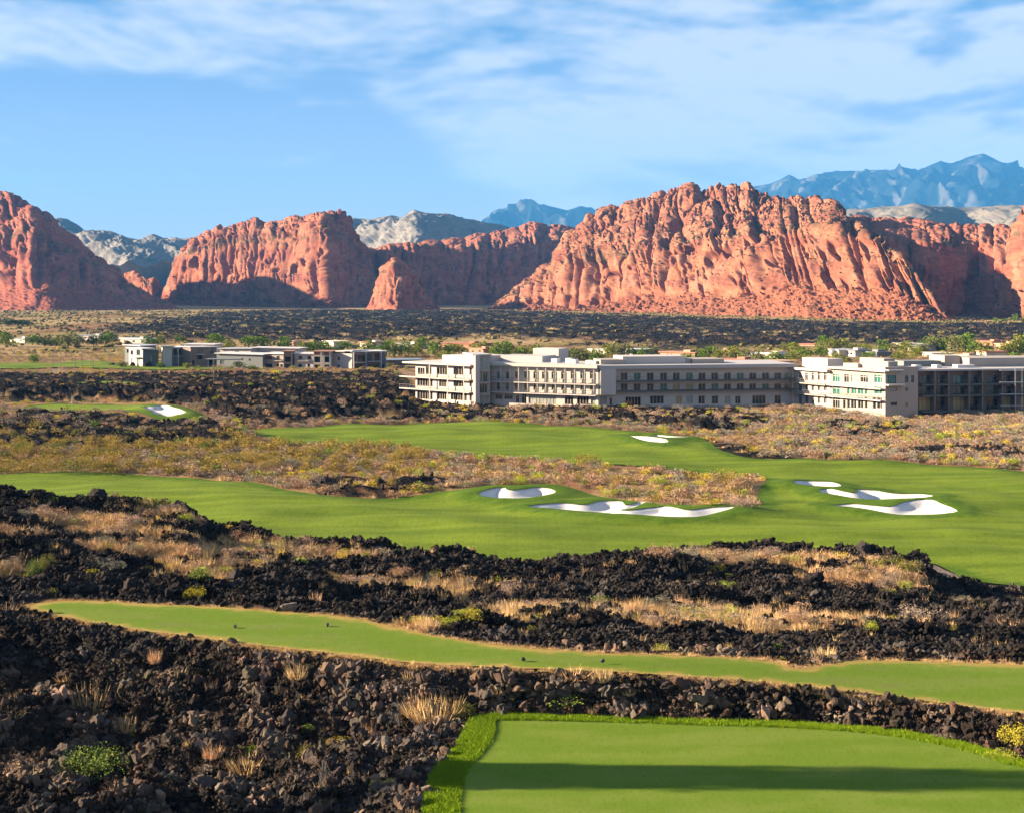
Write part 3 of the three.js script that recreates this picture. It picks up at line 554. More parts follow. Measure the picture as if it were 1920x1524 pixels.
// pale sandstone mountains further back
function paleWeather(amp, s, last = 3) {
  return (x, y, z, v, side) => ({ out: -side * (1 - 0.8 * sst(last - 0.5, last, v)) * amp * (1.5 * (billow(x / (260 * s), y / (900 * s), z / (260 * s)) - 0.3) + 0.5 * (billow(x / (95 * s), y / (330 * s), z / (95 * s)) - 0.3) + 0.2 * (billow(x / (36 * s), y / (70 * s), z / (36 * s)) - 0.3) + 0.16 * n3(x / 15, y / 20, z / 15)) });
}
const paleColour = (base, dark, cover) => (x, y, z, v) => mix3(mix3(base, [base[0] * 1.18, base[1] * 1.15, base[2] * 1.1], sst(-0.4, 0.6, n3(x / 120, y / 60, z / 120))), dark, cover * sst(0.1, 0.6, 0.9 * n3(x / 70, y / 70, z / 70) + 0.5 * n3(x / 18, y / 18, z / 18) - 0.12));
const PALE = [0.165, 0.155, 0.145], SCRUB = [0.06, 0.064, 0.05];
massif('pale_mountain', 'pale grey sandstone domes between the red peak and middle butte', [
  [[100, 505, 4350], [180, 500, 4200], [230, 498, 4050], [270, 500, 4050], [310, 494, 4150], [370, 490, 4200], [430, 490, 4300]],
  [[105, 470, 4400], [175, 462, 4260], [230, 478, 4120], [270, 482, 4100], [310, 475, 4250], [370, 472, 4300], [430, 470, 4400]],
  [[108, 445, 4500], [170, 440, 4380], [210, 450, 4300], [250, 462, 4250], [290, 455, 4400], [330, 455, 4450], [430, 460, 4500]],
  [[110, 430, 4700], [150, 440, 4600], [172, 434, 4560], [208, 433, 4520], [235, 446, 4500], [260, 451, 4560], [286, 439, 4620], [305, 446, 4640], [345, 446, 4640], [370, 442, 4640], [430, 450, 4640]],
], 170, 80, paleWeather(24, 1), paleColour(PALE, SCRUB, 0.55), [[0.5, 300], [0, 800]]);
massif('dark_hill', 'rounded grey hill behind the shoulder of the red peak', [
  [[60, 470, 5200], [110, 465, 5100], [180, 462, 5300]], [[70, 430, 5300], [110, 425, 5250], [170, 445, 5400]], [[80, 415, 5500], [108, 409, 5450], [125, 411, 5450], [145, 422, 5480], [172, 445, 5500]],
], 60, 40, paleWeather(20, 1, 2), paleColour([0.11, 0.11, 0.10], SCRUB, 0.8), [[0.5, 300], [0, 800]]);
massif('pale_mountain', 'pale grey mountain with a sharp ridge behind the shaded cliff', [
  [[620, 500, 4500], [690, 500, 4300], [730, 500, 4150], [790, 500, 4080], [860, 500, 4300], [990, 500, 4700]],
  [[630, 455, 4560], [690, 450, 4400], [735, 445, 4250], [790, 450, 4170], [860, 455, 4400], [990, 460, 4800]],
  [[635, 425, 4640], [690, 425, 4520], [740, 418, 4380], [780, 418, 4260], [860, 425, 4500], [985, 450, 4900]],
  [[640, 411, 4800], [665, 411, 4760], [700, 411, 4720], [732, 405, 4680], [752, 408, 4600], [775, 393, 4480], [800, 400, 4520], [842, 401, 4620], [870, 409, 4680], [900, 415, 4760], [940, 421, 4860], [985, 435, 5000]],
], 170, 90, paleWeather(26, 1), paleColour(PALE, SCRUB, 0.5), [[0.5, 300], [0, 900]]);
massif('grey_mesa', 'long grey mesa under the blue range behind the shadowed cliff', [
  [[1540, 450, 4700], [1640, 450, 4600], [1720, 450, 4400], [1800, 450, 4700], [1900, 450, 4500], [2050, 450, 4500], [2300, 450, 4600]],
  [[1545, 410, 4800], [1640, 412, 4700], [1720, 405, 4500], [1800, 420, 4850], [1900, 408, 4620], [2050, 405, 4620], [2300, 405, 4700]],
  [[1550, 399, 5000], [1590, 393, 4980], [1640, 390, 4950], [1690, 385, 4900], [1715, 382, 4880], [1760, 388, 5000], [1830, 387, 5050], [1920, 384, 4950], [2050, 383, 4950], [2300, 383, 5000]],
], 150, 60, paleWeather(26, 1, 2), paleColour([0.14, 0.125, 0.105], SCRUB, 0.7), [[0.97, 500], [0, 1300]]);
// the far range
let top3 = 3;
const farWeather = (x, y, z, v, side) => ({ out: -side * (1 - 0.85 * sst(top3 - 0.4, top3, v)) * (330 * (billow(x / 1500, y / 5200, z / 1500) - 0.3) + 190 * (billow(x / 560, y / 2400, z / 560) - 0.3) + 80 * (billow(x / 210, y / 700, z / 210) - 0.3) + 26 * n3(x / 80, y / 160, z / 80)) });
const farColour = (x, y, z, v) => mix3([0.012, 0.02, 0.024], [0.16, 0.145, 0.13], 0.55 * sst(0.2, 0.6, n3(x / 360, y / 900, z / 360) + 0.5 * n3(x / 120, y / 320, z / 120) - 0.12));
massif('blue_mountain', 'distant blue mountain range with a high rounded summit', [
  [[1380, 440, 16240], [1500, 440, 15820], [1650, 440, 15260], [1800, 440, 14840], [1950, 440, 15120], [2200, 440, 15680], [2500, 440, 16240]],
  [[1385, 400, 16520], [1500, 392, 16100], [1650, 385, 15610], [1800, 375, 15260], [1950, 380, 15470], [2200, 385, 16100], [2500, 400, 16660]],
  [[1390, 375, 16940], [1500, 355, 16520], [1650, 348, 16100], [1800, 335, 15820], [1950, 345, 15960], [2200, 360, 16660], [2500, 380, 17080]],
  [[1395, 355, 17500], [1415, 350, 17430], [1445, 344, 17360], [1480, 328, 17290], [1500, 336, 17220], [1532, 328, 17150], [1585, 322, 17080], [1620, 319, 17010], [1660, 320, 16940], [1690, 323, 16870], [1720, 317, 16800], [1765, 299, 16730], [1785, 302, 16688], [1810, 294, 16660], [1845, 287, 16632], [1870, 298, 16660], [1900, 315, 16730], [1925, 323, 16800], [2000, 330, 16940], [2200, 345, 17360], [2500, 370, 17640]],
], 210, 90, farWeather, farColour, [[0.5, 700], [0, 1800]]);
top3 = 2;
massif('blue_mountain', 'small distant blue peak left of the broad butte', [
  [[880, 460, 15960], [960, 460, 15680], [1040, 460, 15680], [1150, 460, 16100]],
  [[895, 425, 16240], [960, 415, 16030], [1040, 415, 16030], [1150, 430, 16380]],
  [[905, 412, 16800], [925, 397, 16730], [936, 392, 16702], [960, 395, 16660], [985, 389, 16632], [1020, 382, 16590], [1065, 392, 16632], [1090, 386, 16660], [1108, 389, 16688], [1125, 402, 16744], [1160, 430, 16800]],
], 90, 50, farWeather, farColour, [[0.5, 700], [0, 1800]]);
// ---------------------------------------------------------------- rocks
const rnd = mulberry(77);
function rockShape(seed, detail, flat = 1) {
  const r = mulberry(seed), g = new THREE.IcosahedronGeometry(1, detail), p = g.attributes.position, v = new THREE.Vector3(), planes = [];
  for (let i = 0; i < 11; i++) planes.push([new THREE.Vector3(r() - .5, r() - .5, r() - .5).normalize(), 0.36 + 0.4 * r()]);
  for (let i = 0; i < p.count; i++) {
    v.fromBufferAttribute(p, i);
    for (const [n, c] of planes) { const t = v.dot(n); if (t > c) v.addScaledVector(n, c - t); }
    v.multiplyScalar(1 + 0.3 * n3(v.x * 1.9 + seed, v.y * 1.9, v.z * 1.9) + 0.1 * n3(v.x * 4.5, v.y * 4.5 + seed, v.z * 4.5));
    p.setXYZ(i, v.x * 1.15, v.y * 0.85 * flat, v.z);
  }
  g.deleteAttribute('uv');
  g.computeVertexNormals();
  return g;
}
const lavaStone = matte({ color: rgb(1, 1, 1) });
function cluster(seed, n, spread) {                         // a handful of broken lava pieces
  const r = mulberry(seed), list = [];
  for (let i = 0; i < n; i++) {
    const g = rockShape(seed * 31 + i, 1), s = 0.22 + 0.5 * r() ** 2, m = new THREE.Matrix4().compose(new THREE.Vector3((r() - .5) * spread, (r() - .25) * 0.25, (r() - .5) * spread), new THREE.Quaternion().setFromEuler(new THREE.Euler(r() * 6, r() * 6, r() * 6)), new THREE.Vector3(s, s * (0.7 + 0.5 * r()), s));
    list.push(g.applyMatrix4(m));
  }
  return mergeGeometries(list);
}
function scatterInstances(name, label, geometries, material, spots) {  // spots: [x, y, z, size, turn, tilt, colour, stretch]
  const o = group(name, { kind: 'stuff', label });
  geometries.forEach((g, k) => {
    const mine = spots.filter((_, i) => i % geometries.length === k);
    if (!mine.length) return;
    const im = new THREE.InstancedMesh(g, material, mine.length), m = new THREE.Matrix4(), q = new THREE.Quaternion(), e = new THREE.Euler();
    mine.forEach(([x, y, z, s, turn, tilt, c, tall = 1], i) => {
      im.setMatrixAt(i, m.compose(new THREE.Vector3(x, y, z), q.setFromEuler(e.set(tilt, turn, tilt * 0.7)), new THREE.Vector3(s, s * tall, s)));
      im.setColorAt(i, c);
    });
    put(im, name, null, o);
  });
  return o;
}
const lavaColour = (r, warm = 0) => { const k = 0.011 + 0.038 * r() * r() + 0.011 * warm; return rgb(k * (1.12 + 0.45 * warm * r()), k * 0.97, k * (0.92 - 0.2 * warm)); };
function plan(pxa, pxb, da, db) { const d = Math.sqrt(lerp(da * da, db * db, rnd())), px = lerp(pxa, pxb, rnd()); return [X(px, d), -d]; }
{
  const near = [], mid = [], far = [];
  for (let i = 0; i < 300000; i++) {
    const [x, z] = plan(-330, 2250, 57, rnd() < 0.12 ? 186 : 146), L = land(x, z);
    if (L.zone !== 'near' || L.lava < 0.4 || L.turf < 0.35 || L.path < 0.3 || rnd() < L.straw * 1.7 - 0.1) continue;
    const pebbly = L.d < 82 && L.px < 900 && L.tl < 8, s = ((pebbly ? 0.085 : 0.115) + 0.45 * rnd() ** 5) * (L.d < 84 ? 0.7 + 0.45 * sst(0.1, 0.65, n2(x / 5, z / 2.6)) : 0.85);
    near.push([x, L.h - 0.06 * s, z, s * 1.25, rnd() * 6.28, (rnd() - .5) * 0.7, lavaColour(rnd, L.d < 84 ? 0.4 + 0.9 * rnd() : 0.3 * rnd()).multiplyScalar(L.d < 84 ? 0.8 + 1.8 * sst(0.1, 0.65, n2(x / 5, z / 2.6)) : 0.8 + 0.6 * sst(0, 0.6, n2(x / 6, z / 4))), 0.7 + 0.7 * rnd()]);
  }
  scatterInstances('lava_rubble', 'broken black lava rubble covering the slopes around the tees', [1, 2, 3, 4, 5].map((s) => cluster(s, 6, 1.7)), lavaStone, near);
  for (let i = 0; i < 70000; i++) {
    const [x, z] = plan(-450, 2100, 185, 530), L = land(x, z);
    if (L.lava < 0.45 || L.turf < 1 || L.path < 1.5) continue;
    if (n2(x / 9, z / 4.2) > 0.08 + 0.2 * rnd()) continue;
    const s = 0.26 + 0.6 * rnd() ** 3;
    mid.push([x, L.h, z, s, rnd() * 6.28, (rnd() - .5) * 0.8, lavaColour(rnd, 0.15 * rnd()), 0.8 + 0.8 * rnd()]);
  }
  scatterInstances('lava_rubble', 'black lava rubble of the mounds beyond the fairway', [6, 7, 8].map((s) => cluster(s, 5, 2)), lavaStone, mid);
  for (let i = 0; i < 90000; i++) {
    const [x, z] = plan(0, 2400, 700, 1950), L = land(x, z);
    if (L.lava < 0.5 || n2(x / 30, z / 50) * 0.7 + 0.5 * n2(x / 11, z / 16) > 0.22) continue;
    const s = 0.7 + 1.5 * rnd() ** 2;
    far.push([x, L.h, z, s, rnd() * 6.28, (rnd() - .5) * 0.5, lavaColour(rnd), 0.7 + 0.6 * rnd()]);
  }
  scatterInstances('lava_rubble', 'black lava rubble of the broad flow below the cliffs', [9, 10].map((s) => cluster(s, 5, 2)), lavaStone, far);
}
// boulders that can be told apart
const boulderShapes = [1, 2, 3, 4, 5, 6, 7, 8].map((s) => rockShape(s * 7 + 100, 3));
const boulderMats = [[0.075, 0.068, 0.066], [0.10, 0.088, 0.082], [0.055, 0.05, 0.052], [0.125, 0.085, 0.062], [0.038, 0.035, 0.037]].map((c) => matte({ color: rgb(c[0] * 0.62, c[1] * 0.55, c[2] * 0.5), bumpMap: noiseTexture(128, (u, v) => 0.5 + 0.5 * tileNoise(u, v, 14)), bumpScale: 0.02 }));
const TONES = ['grey', 'pale grey', 'charcoal', 'rusty brown', 'black'];
function boulder(x, z, size, label, groupName, pick, drop = 0.25, y) {
  label = (size > 0.5 ? 'big ' : size > 0.3 ? 'middling ' : 'small ') + TONES[pick] + ' ' + label;
  const b = mesh(boulderShapes[Math.floor(rnd() * 8)], boulderMats[pick], 'lava_boulder', { label, category: 'boulder', group: groupName });
  b.position.set(x, (y ?? heightAt(x, z)) + size * (0.6 - drop), z);
  b.rotation.set((rnd() - .5) * 0.9, rnd() * 6.28, (rnd() - .5) * 0.9);
  b.scale.set(size * (0.8 + 0.5 * rnd()), size * (0.75 + 0.4 * rnd()), size * (0.8 + 0.4 * rnd()));
  return b;
}
{
  let n = 0;
  for (let i = 0; i < 3000 && n < 150; i++) {              // below the long tee
    const [x, z] = plan(-60, 850, 60, 80), L = land(x, z), line = n2(x / 5, z / 2.6);
    if (L.turf < 1.6 || line < 0.05) continue;
    boulder(x, z, 0.2 + 0.42 * rnd() ** 2, 'lava boulder lying in the rubble below the long tee', 'boulders below the long tee', rnd() < 0.7 ? Math.floor(rnd() * 3) : 1); n++;
  }
  n = 0;
  for (let i = 0; i < 3000 && n < 60; i++) {              // on the ridges behind the tee
    const [x, z] = plan(-40, 1960, 96, 132), L = land(x, z);
    if (L.turf < 1.5 || L.straw > 0.3 || L.lava < 0.6) continue;
    boulder(x, z, 0.4 + 0.6 * rnd() ** 2, 'lava boulder on the ridge behind the long tee', 'boulders behind the long tee', rnd() < 0.75 ? 4 : 2, 0.3); n++;
  }
  // the rock bank between the two tees
  const p = LOWER_TEE.p; let stones = [], big = 0;
  for (let i = 0; i < p.length; i++) {
    const a = p[i], b = p[(i + 1) % p.length], len = Math.hypot(b[0] - a[0], b[1] - a[1]), nx = -(b[1] - a[1]) / len, nz = (b[0] - a[0]) / len;
    for (let s = 0; s < len; s += 0.085) {
      const x0 = lerp(a[0], b[0], s / len), z0 = lerp(a[1], b[1], s / len), px = CX - x0 / z0 * F;
      if (z0 > -67 || px < 890 || px > 2000) continue;
      const out = sdf(LOWER_TEE, x0 + nx * 0.5, z0 + nz * 0.5) > 0 ? 1 : -1, f = rnd(), o = 0.25 + 1.5 * f, x = x0 + out * nx * o, z = z0 + out * nz * o;
      if (sdf(UPPER_TEE, x, z) < 0.12) continue;
      const y = heightAt(x, z), size = 0.10 + 0.20 * rnd() ** 2;
      if (rnd() < 0.055 && big < 130 && px < 1960) { boulder(x, z, 0.24 + 0.26 * rnd(), 'lava stone set in the rock bank between the tees', 'stones of the rock bank', rnd() < 0.45 ? 3 : Math.floor(rnd() * 5), 0.4, y + 0.1); big++; continue; }
      stones.push([x, y + 0.05, z, size * 1.5, rnd() * 6.28, (rnd() - .5) * 1.4, lavaColour(rnd, rnd() < 0.4 ? 2.2 : 0.8), 0.7 + 0.8 * rnd()]);
    }
  }
  scatterInstances('bank_stones', 'small broken stones packed in the rock bank between the tees', [21, 22, 23].map((s) => cluster(s, 4, 1.1)), lavaStone, stones);
}
{ // the flat-topped boulder at the back of the long tee and the four tee markers
  const [x, z] = G(538, 1147, 8), r = rockShape(404, 4), p = r.attributes.position;
  for (let i = 0; i < p.count; i++) p.setY(i, clamp(p.getY(i), -0.42, 0.36));
  r.computeVertexNormals();
  const b = mesh(r, std(rgb(0.135, 0.10, 0.08), 0.92), 'lava_boulder', { label: 'flat-topped brown boulder at the back edge of the long tee', category: 'boulder', group: 'flat boulder on the tee edge' });
  b.scale.set(0.62, 0.72, 0.5); b.position.set(x, 8.3, z); b.rotation.y = 0.35;
  const where = ['beside the flat-topped boulder, farther from it', 'beside the flat-topped boulder, closer to it', 'by the rock bank grasses', 'towards the dip in the long tee'];
  [[440, 1180], [613, 1177], [981, 1242], [1130, 1244]].forEach(([px, py], i) => {
    const [mx, mz] = G(px, py, 8), t = mesh(rockShape(500 + i, 2), std(rgb(0.012, 0.012, 0.014), 0.7), 'tee_marker', { label: 'small black stone tee marker on the long tee ' + where[i], category: 'tee marker', group: 'tee markers on the long tee' });
    t.scale.set(0.13, 0.17, 0.13); t.position.set(mx, 8.2, mz);
  });
}

{ // fallen blocks on the talus and brush on the ledges of the red cliffs
  const blocks = [], bushes = [];
  for (let i = 0; i < 5200; i++) { const [x, y, z] = talusSpots[Math.floor(rnd() * talusSpots.length)]; const s = 0.8 + 3.4 * rnd() ** 5; blocks.push([x + (rnd() - .5) * 4, y + 0.2 * s, z + (rnd() - .5) * 4, s, rnd() * 6, rnd(), rgb(...mix3([0.22, 0.085, 0.05], [0.14, 0.055, 0.04], rnd())), 0.8]); }
  scatterInstances('fallen_blocks', 'red sandstone blocks fallen on the talus below the cliffs', [61, 62].map((s) => rockShape(s, 1)), lavaStone, blocks);
  for (let i = 0; i < 9000; i++) { const [x, y, z] = (rnd() < 0.25 ? talusSpots : ledgeSpots)[Math.floor(rnd() * (rnd() < 0 ? 1 : Math.min(talusSpots.length, ledgeSpots.length)))]; if (n3(x / 40, y / 25, z / 40) < -0.05) continue; const s = 0.7 + 1.5 * rnd() ** 2; bushes.push([x, y + 0.3 * s, z, s, rnd() * 6, 0, rgb(...mix3([0.045, 0.05, 0.022], [0.085, 0.075, 0.035], rnd())), 0.8]); }
  scatterInstances('ledge_brush', 'dark desert brush dotting the ledges of the red cliffs', [63, 64].map((s) => rockShape(s, 1)), lavaStone, bushes);
}

{ // scattered bushes of the plain
  const spots = [];
  for (let i = 0; i < 26000; i++) { const [x, z] = plan(-300, 2300, 640, 2050), L = land(x, z); if (L.lava > 0.5 && rnd() < 0.85) continue; if (n2(x / 60, z / 90) + 0.5 * (rnd() - .5) < -0.1) continue; const s = 0.7 + 1.6 * rnd() ** 2.5; spots.push([x, L.h + 0.25 * s, z, s, rnd() * 6, 0, rgb(...mix3([0.10, 0.095, 0.03], [0.21, 0.16, 0.07], rnd())), 0.75]); }
  scatterInstances('plain_brush', 'olive desert brush scattered over the plain before the cliffs', [65, 66].map((s) => rockShape(s, 1)), lavaStone, spots);
}
// ---------------------------------------------------------------- plants
const leafMat = matte({ color: rgb(1, 1, 1) });
function leafCloud(seed, n, size, shape) {                 // n small faces placed by shape(r) -> [position, outward direction, tone]
  const r = mulberry(seed), pos = [], col = [];
  const a = new THREE.Vector3(), b = new THREE.Vector3(), c = new THREE.Vector3();
  for (let i = 0; i < n; i++) {
    const [p, dir, tone] = shape(r), s = size * (0.6 + 0.8 * r());
    a.set(r() - .5, r() - .5, r() - .5).cross(dir).normalize().multiplyScalar(s * 0.55);
    b.copy(dir).multiplyScalar(s).add(c.set(r() - .5, r() - .5, r() - .5).multiplyScalar(s * 0.6));
    pos.push(p.x - a.x, p.y - a.y, p.z - a.z, p.x + a.x, p.y + a.y, p.z + a.z, p.x + b.x, p.y + b.y, p.z + b.z);
    for (let k = 0; k < 3; k++) col.push(...tone);
  }
  const g = new THREE.BufferGeometry();
  g.setAttribute('position', new THREE.Float32BufferAttribute(pos, 3));
  g.setAttribute('color', new THREE.Float32BufferAttribute(col, 3));
  g.computeVertexNormals();
  return g;
}
function domeShape(lobes, low = 0.12) {                    // leaves near the surface of several merged lobes
  return (r) => {
    const [lx, ly, lz, lr] = lobes[Math.floor(r() * lobes.length)], u = r() * 6.283, w = Math.acos(1 - 1.55 * r()), k = lr * (0.55 + 0.45 * Math.sqrt(r()));
    const dir = new THREE.Vector3(Math.sin(w) * Math.cos(u), Math.cos(w), Math.sin(w) * Math.sin(u)), p = dir.clone().multiplyScalar(k).add(new THREE.Vector3(lx, ly, lz));
    p.y = Math.max(p.y, low * r());
    const t = 0.75 + 0.5 * r();
    return [p, dir, [t, t, t * (0.9 + 0.2 * r())]];
  };
}
function lobesOf(seed, n, wide, tall) { const r = mulberry(seed), l = []; for (let i = 0; i < n; i++) { const u = r() * 6.28, k = wide * Math.sqrt(r()) * 0.6; l.push([Math.cos(u) * k, tall * (0.25 + 0.4 * r()), Math.sin(u) * k, 0.24 + 0.2 * r()]); } return l; }
function bladeTuft(seed, n, height, spread, lean) {
  const r = mulberry(seed), pos = [], col = [];
  for (let i = 0; i < n; i++) {
    const u = r() * 6.28, k = spread * Math.sqrt(r()), x = Math.cos(u) * k, z = Math.sin(u) * k, h = height * (0.25 + 0.75 * r() ** 1.5), w = 0.012 + 0.014 * r(), q = r() * 6.28, lx = x * lean + (r() - .5) * 0.25 * height, lz = z * lean + (r() - .5) * 0.25 * height, t = 0.55 + 0.65 * r();
    pos.push(x - Math.cos(q) * w, 0, z - Math.sin(q) * w, x + Math.cos(q) * w, 0, z + Math.sin(q) * w, x + lx, h, z + lz);
    for (let c = 0; c < 3; c++) col.push(t, t, t * (0.9 + 0.15 * r()));
  }
  const g = new THREE.BufferGeometry();
  g.setAttribute('position', new THREE.Float32BufferAttribute(pos, 3));
  g.setAttribute('color', new THREE.Float32BufferAttribute(col, 3));
  g.computeVertexNormals();
  return g;
}
// unit plants about one metre wide
const PLANTS = {
  rabbitbrush: { shapes: [1, 2, 3].map((s) => leafCloud(s, 420, 0.075, domeShape(lobesOf(s, 7, 1, 0.75)))), colours: [[0.435, 0.371, 0.039], [0.335, 0.354, 0.043], [0.544, 0.407, 0.045], [0.273, 0.326, 0.054]] },
  sagebrush: { shapes: [4, 5, 6].map((s) => leafCloud(s, 420, 0.07, domeShape(lobesOf(s, 8, 1.1, 0.7)))), colours: [[0.259, 0.208, 0.144], [0.287, 0.216, 0.166], [0.223, 0.208, 0.151], [0.316, 0.223, 0.172]] },
  dry_brush: { shapes: [7, 8, 9].map((s) => leafCloud(s, 380, 0.085, domeShape(lobesOf(s, 7, 1.1, 0.65)))), colours: [[0.358, 0.227, 0.144], [0.317, 0.193, 0.117], [0.398, 0.261, 0.158]] },
  green_shrub: { shapes: [10, 11, 12].map((s) => leafCloud(s, 460, 0.07, domeShape(lobesOf(s, 8, 1, 0.85)))), colours: [[0.149, 0.195, 0.034], [0.180, 0.173, 0.039], [0.110, 0.164, 0.031], [0.204, 0.180, 0.046], [0.27, 0.205, 0.045], [0.31, 0.225, 0.055]] },
  straw_clump: { shapes: [13, 14, 15].map((s) => bladeTuft(s, 90, 0.75, 0.42, 0.7)), colours: [[0.600, 0.383, 0.187], [0.660, 0.434, 0.226], [0.540, 0.337, 0.157], [0.630, 0.367, 0.210]] },
};
const HERO = {
  rabbitbrush: [51, 52].map((s) => leafCloud(s, 1900, 0.034, domeShape(lobesOf(s, 12, 1, 0.75)))), sagebrush: [53, 54].map((s) => leafCloud(s, 1900, 0.034, domeShape(lobesOf(s, 13, 1.1, 0.7)))), dry_brush: [55, 56].map((s) => leafCloud(s, 1700, 0.04, domeShape(lobesOf(s, 12, 1.1, 0.65)))), green_shrub: [57, 58].map((s) => leafCloud(s, 2100, 0.034, domeShape(lobesOf(s, 13, 1, 0.85)))), straw_clump: [59, 60].map((s) => bladeTuft(s, 300, 0.8, 0.5, 0.7)),
};
const plantMats = {};
for (const [k, v] of Object.entries(PLANTS)) { v.spots = []; plantMats[k] = v.colours.map((c) => matte({ color: rgb(...c), vertexColors: true })); }
const plantMat = matte({ vertexColors: true });
const ZONES = {
  below: ['in the rubble below the long tee', 'plants below the long tee'], ridge: ['on the lava ridge behind the long tee', 'plants on the ridge behind the tee'],
  island: ['in the desert strip between the fairways', 'plants of the desert strip'], hotel: ['on the tan scrub slope before the hotel', 'plants before the hotel'], mounds: ['among lava mounds beyond the fairway', 'plants among the lava mounds'],
};
function zoneOf(L) { if (L.d < 84) return 'below'; if (L.d < 160) return 'ridge'; if (L.d < 283 && L.px < 1450) return 'island'; return L.px > 1200 ? 'hotel' : 'mounds'; }
function plant(kind, x, z, size, tall = 1, L = land(x, z)) { const zone = zoneOf(L), olive = kind === 'green_shrub' && (zone === 'island' || zone === 'mounds') && rnd() < 0.8; PLANTS[kind].spots.push({ x, z, y: L.h - 0.04 * size, size, tall, turn: rnd() * 6.28, c: olive ? 4 + Math.floor(rnd() * 2) : Math.floor(rnd() * Math.min(4, PLANTS[kind].colours.length)), shape: Math.floor(rnd() * 3), zone, seen: size * tall / L.d }); }
// near lava: straw in the hollows, brush in patches
for (let i = 0; i < 42000; i++) {
  const [x, z] = plan(-330, 2250, 60, 150), L = land(x, z);
  if (L.turf < 0.4 || L.path < 0.2 || L.zone !== 'near') continue;
  if (L.straw > 0.25 && rnd() < L.straw) {
    const k = rnd();
    if (k < 0.8) plant('straw_clump', x, z, 0.55 + 0.5 * rnd(), 0.8 + 0.5 * rnd(), L);
    else if (k < 0.85) plant('dry_brush', x, z, 0.5 + 0.7 * rnd(), 1, L);
    else if (k < 0.885) plant('sagebrush', x, z, 0.5 + 0.9 * rnd(), 1, L);
    else if (k < 0.905) plant('rabbitbrush', x, z, 0.45 + 0.5 * rnd(), 1, L);
  } else {
    const p = n2(x / 7 + 30, z / 5), k = rnd();
    if (p > 0.25 && k < 0.05) plant('straw_clump', x, z, 0.4 + 0.6 * rnd(), 0.8 + 0.6 * rnd(), L);
    else if (p > 0.3 && k < 0.062) plant(rnd() < 0.5 ? 'rabbitbrush' : rnd() < 0.5 ? 'sagebrush' : 'dry_brush', x, z, 0.3 + 0.5 * rnd(), 1, L);
    else if (k > 0.9965) plant(rnd() < 0.5 ? 'green_shrub' : 'rabbitbrush', x, z, 0.3 + 0.4 * rnd(), 1, L);
  }
}
// dry fringe of the long tee
for (let i = 0; i < 9000; i++) {
  const q = UPPER_TEE.p[Math.floor(rnd() * UPPER_TEE.p.length)], x = q[0] + (rnd() - .5) * 2.2, z = q[1] + (rnd() - .5) * 2.2, s = sdf(UPPER_TEE, x, z);
  if (s > -0.1 && s < 0.55) plant('straw_clump', x, z, 0.22 + 0.22 * rnd(), 0.6 + 0.4 * rnd());
}
// desert strip, slope before the hotel, lava mounds
for (let i = 0; i < 30000; i++) {
  const [x, z] = plan(-420, 2350, 168, 345), L = land(x, z);
  if (L.turf < 0.8 || L.path < 0.6 || L.sand < 1) continue;
  const a = n2(x / 14, z / 9), k = rnd(), island = L.d < 283 && L.px < 1460, onLava = L.lava > 0.5;
  if (onLava && rnd() > 0.14 + 0.8 * sst(0.12, 0.5, n2(x / 9, z / 4.2))) continue;
  const s = 0.6 + 1.1 * rnd() ** 1.7;
  if (island) {
    if (L.d > 222 && L.px < 800 && k < 0.24) plant('green_shrub', x, z, s * 1.35, 1.1, L);
    else if (k < 0.2) plant(a > 0.1 ? 'rabbitbrush' : 'dry_brush', x, z, s, 1, L);
    else if (k < 0.4) plant('sagebrush', x, z, s * 1.1, 1, L);
    else if (k < 0.48) plant('dry_brush', x, z, s, 1, L);
    else if (k < 0.56) plant('green_shrub', x, z, s, 1, L);
    else if (k < 0.78) plant('straw_clump', x, z, s, 1, L);
  } else {
    if (k < 0.26) plant(a > -0.1 ? 'rabbitbrush' : 'sagebrush', x, z, s, 1, L);
    else if (k < 0.62) plant('sagebrush', x, z, s * 1.2, 1, L);
    else if (k < 0.85) plant('dry_brush', x, z, s * 1.1, 1, L);
    else if (k < 0.9) plant('straw_clump', x, z, s, 1, L);
  }
}
// thin brush of the ground round the villas, houses and far plain
for (let i = 0; i < 12000; i++) {
  const [x, z] = plan(-300, 2250, 345, 700), L = land(x, z);
  if (L.turf < 1.5 || (L.lava > 0.5 && rnd() > 0.3)) continue;
  const k = rnd(), s = 0.7 + 1.1 * rnd() ** 2;
  plant(k < 0.3 ? 'sagebrush' : k < 0.65 ? 'dry_brush' : k < 0.85 ? 'rabbitbrush' : 'green_shrub', x, z, s, 0.9, L);
}
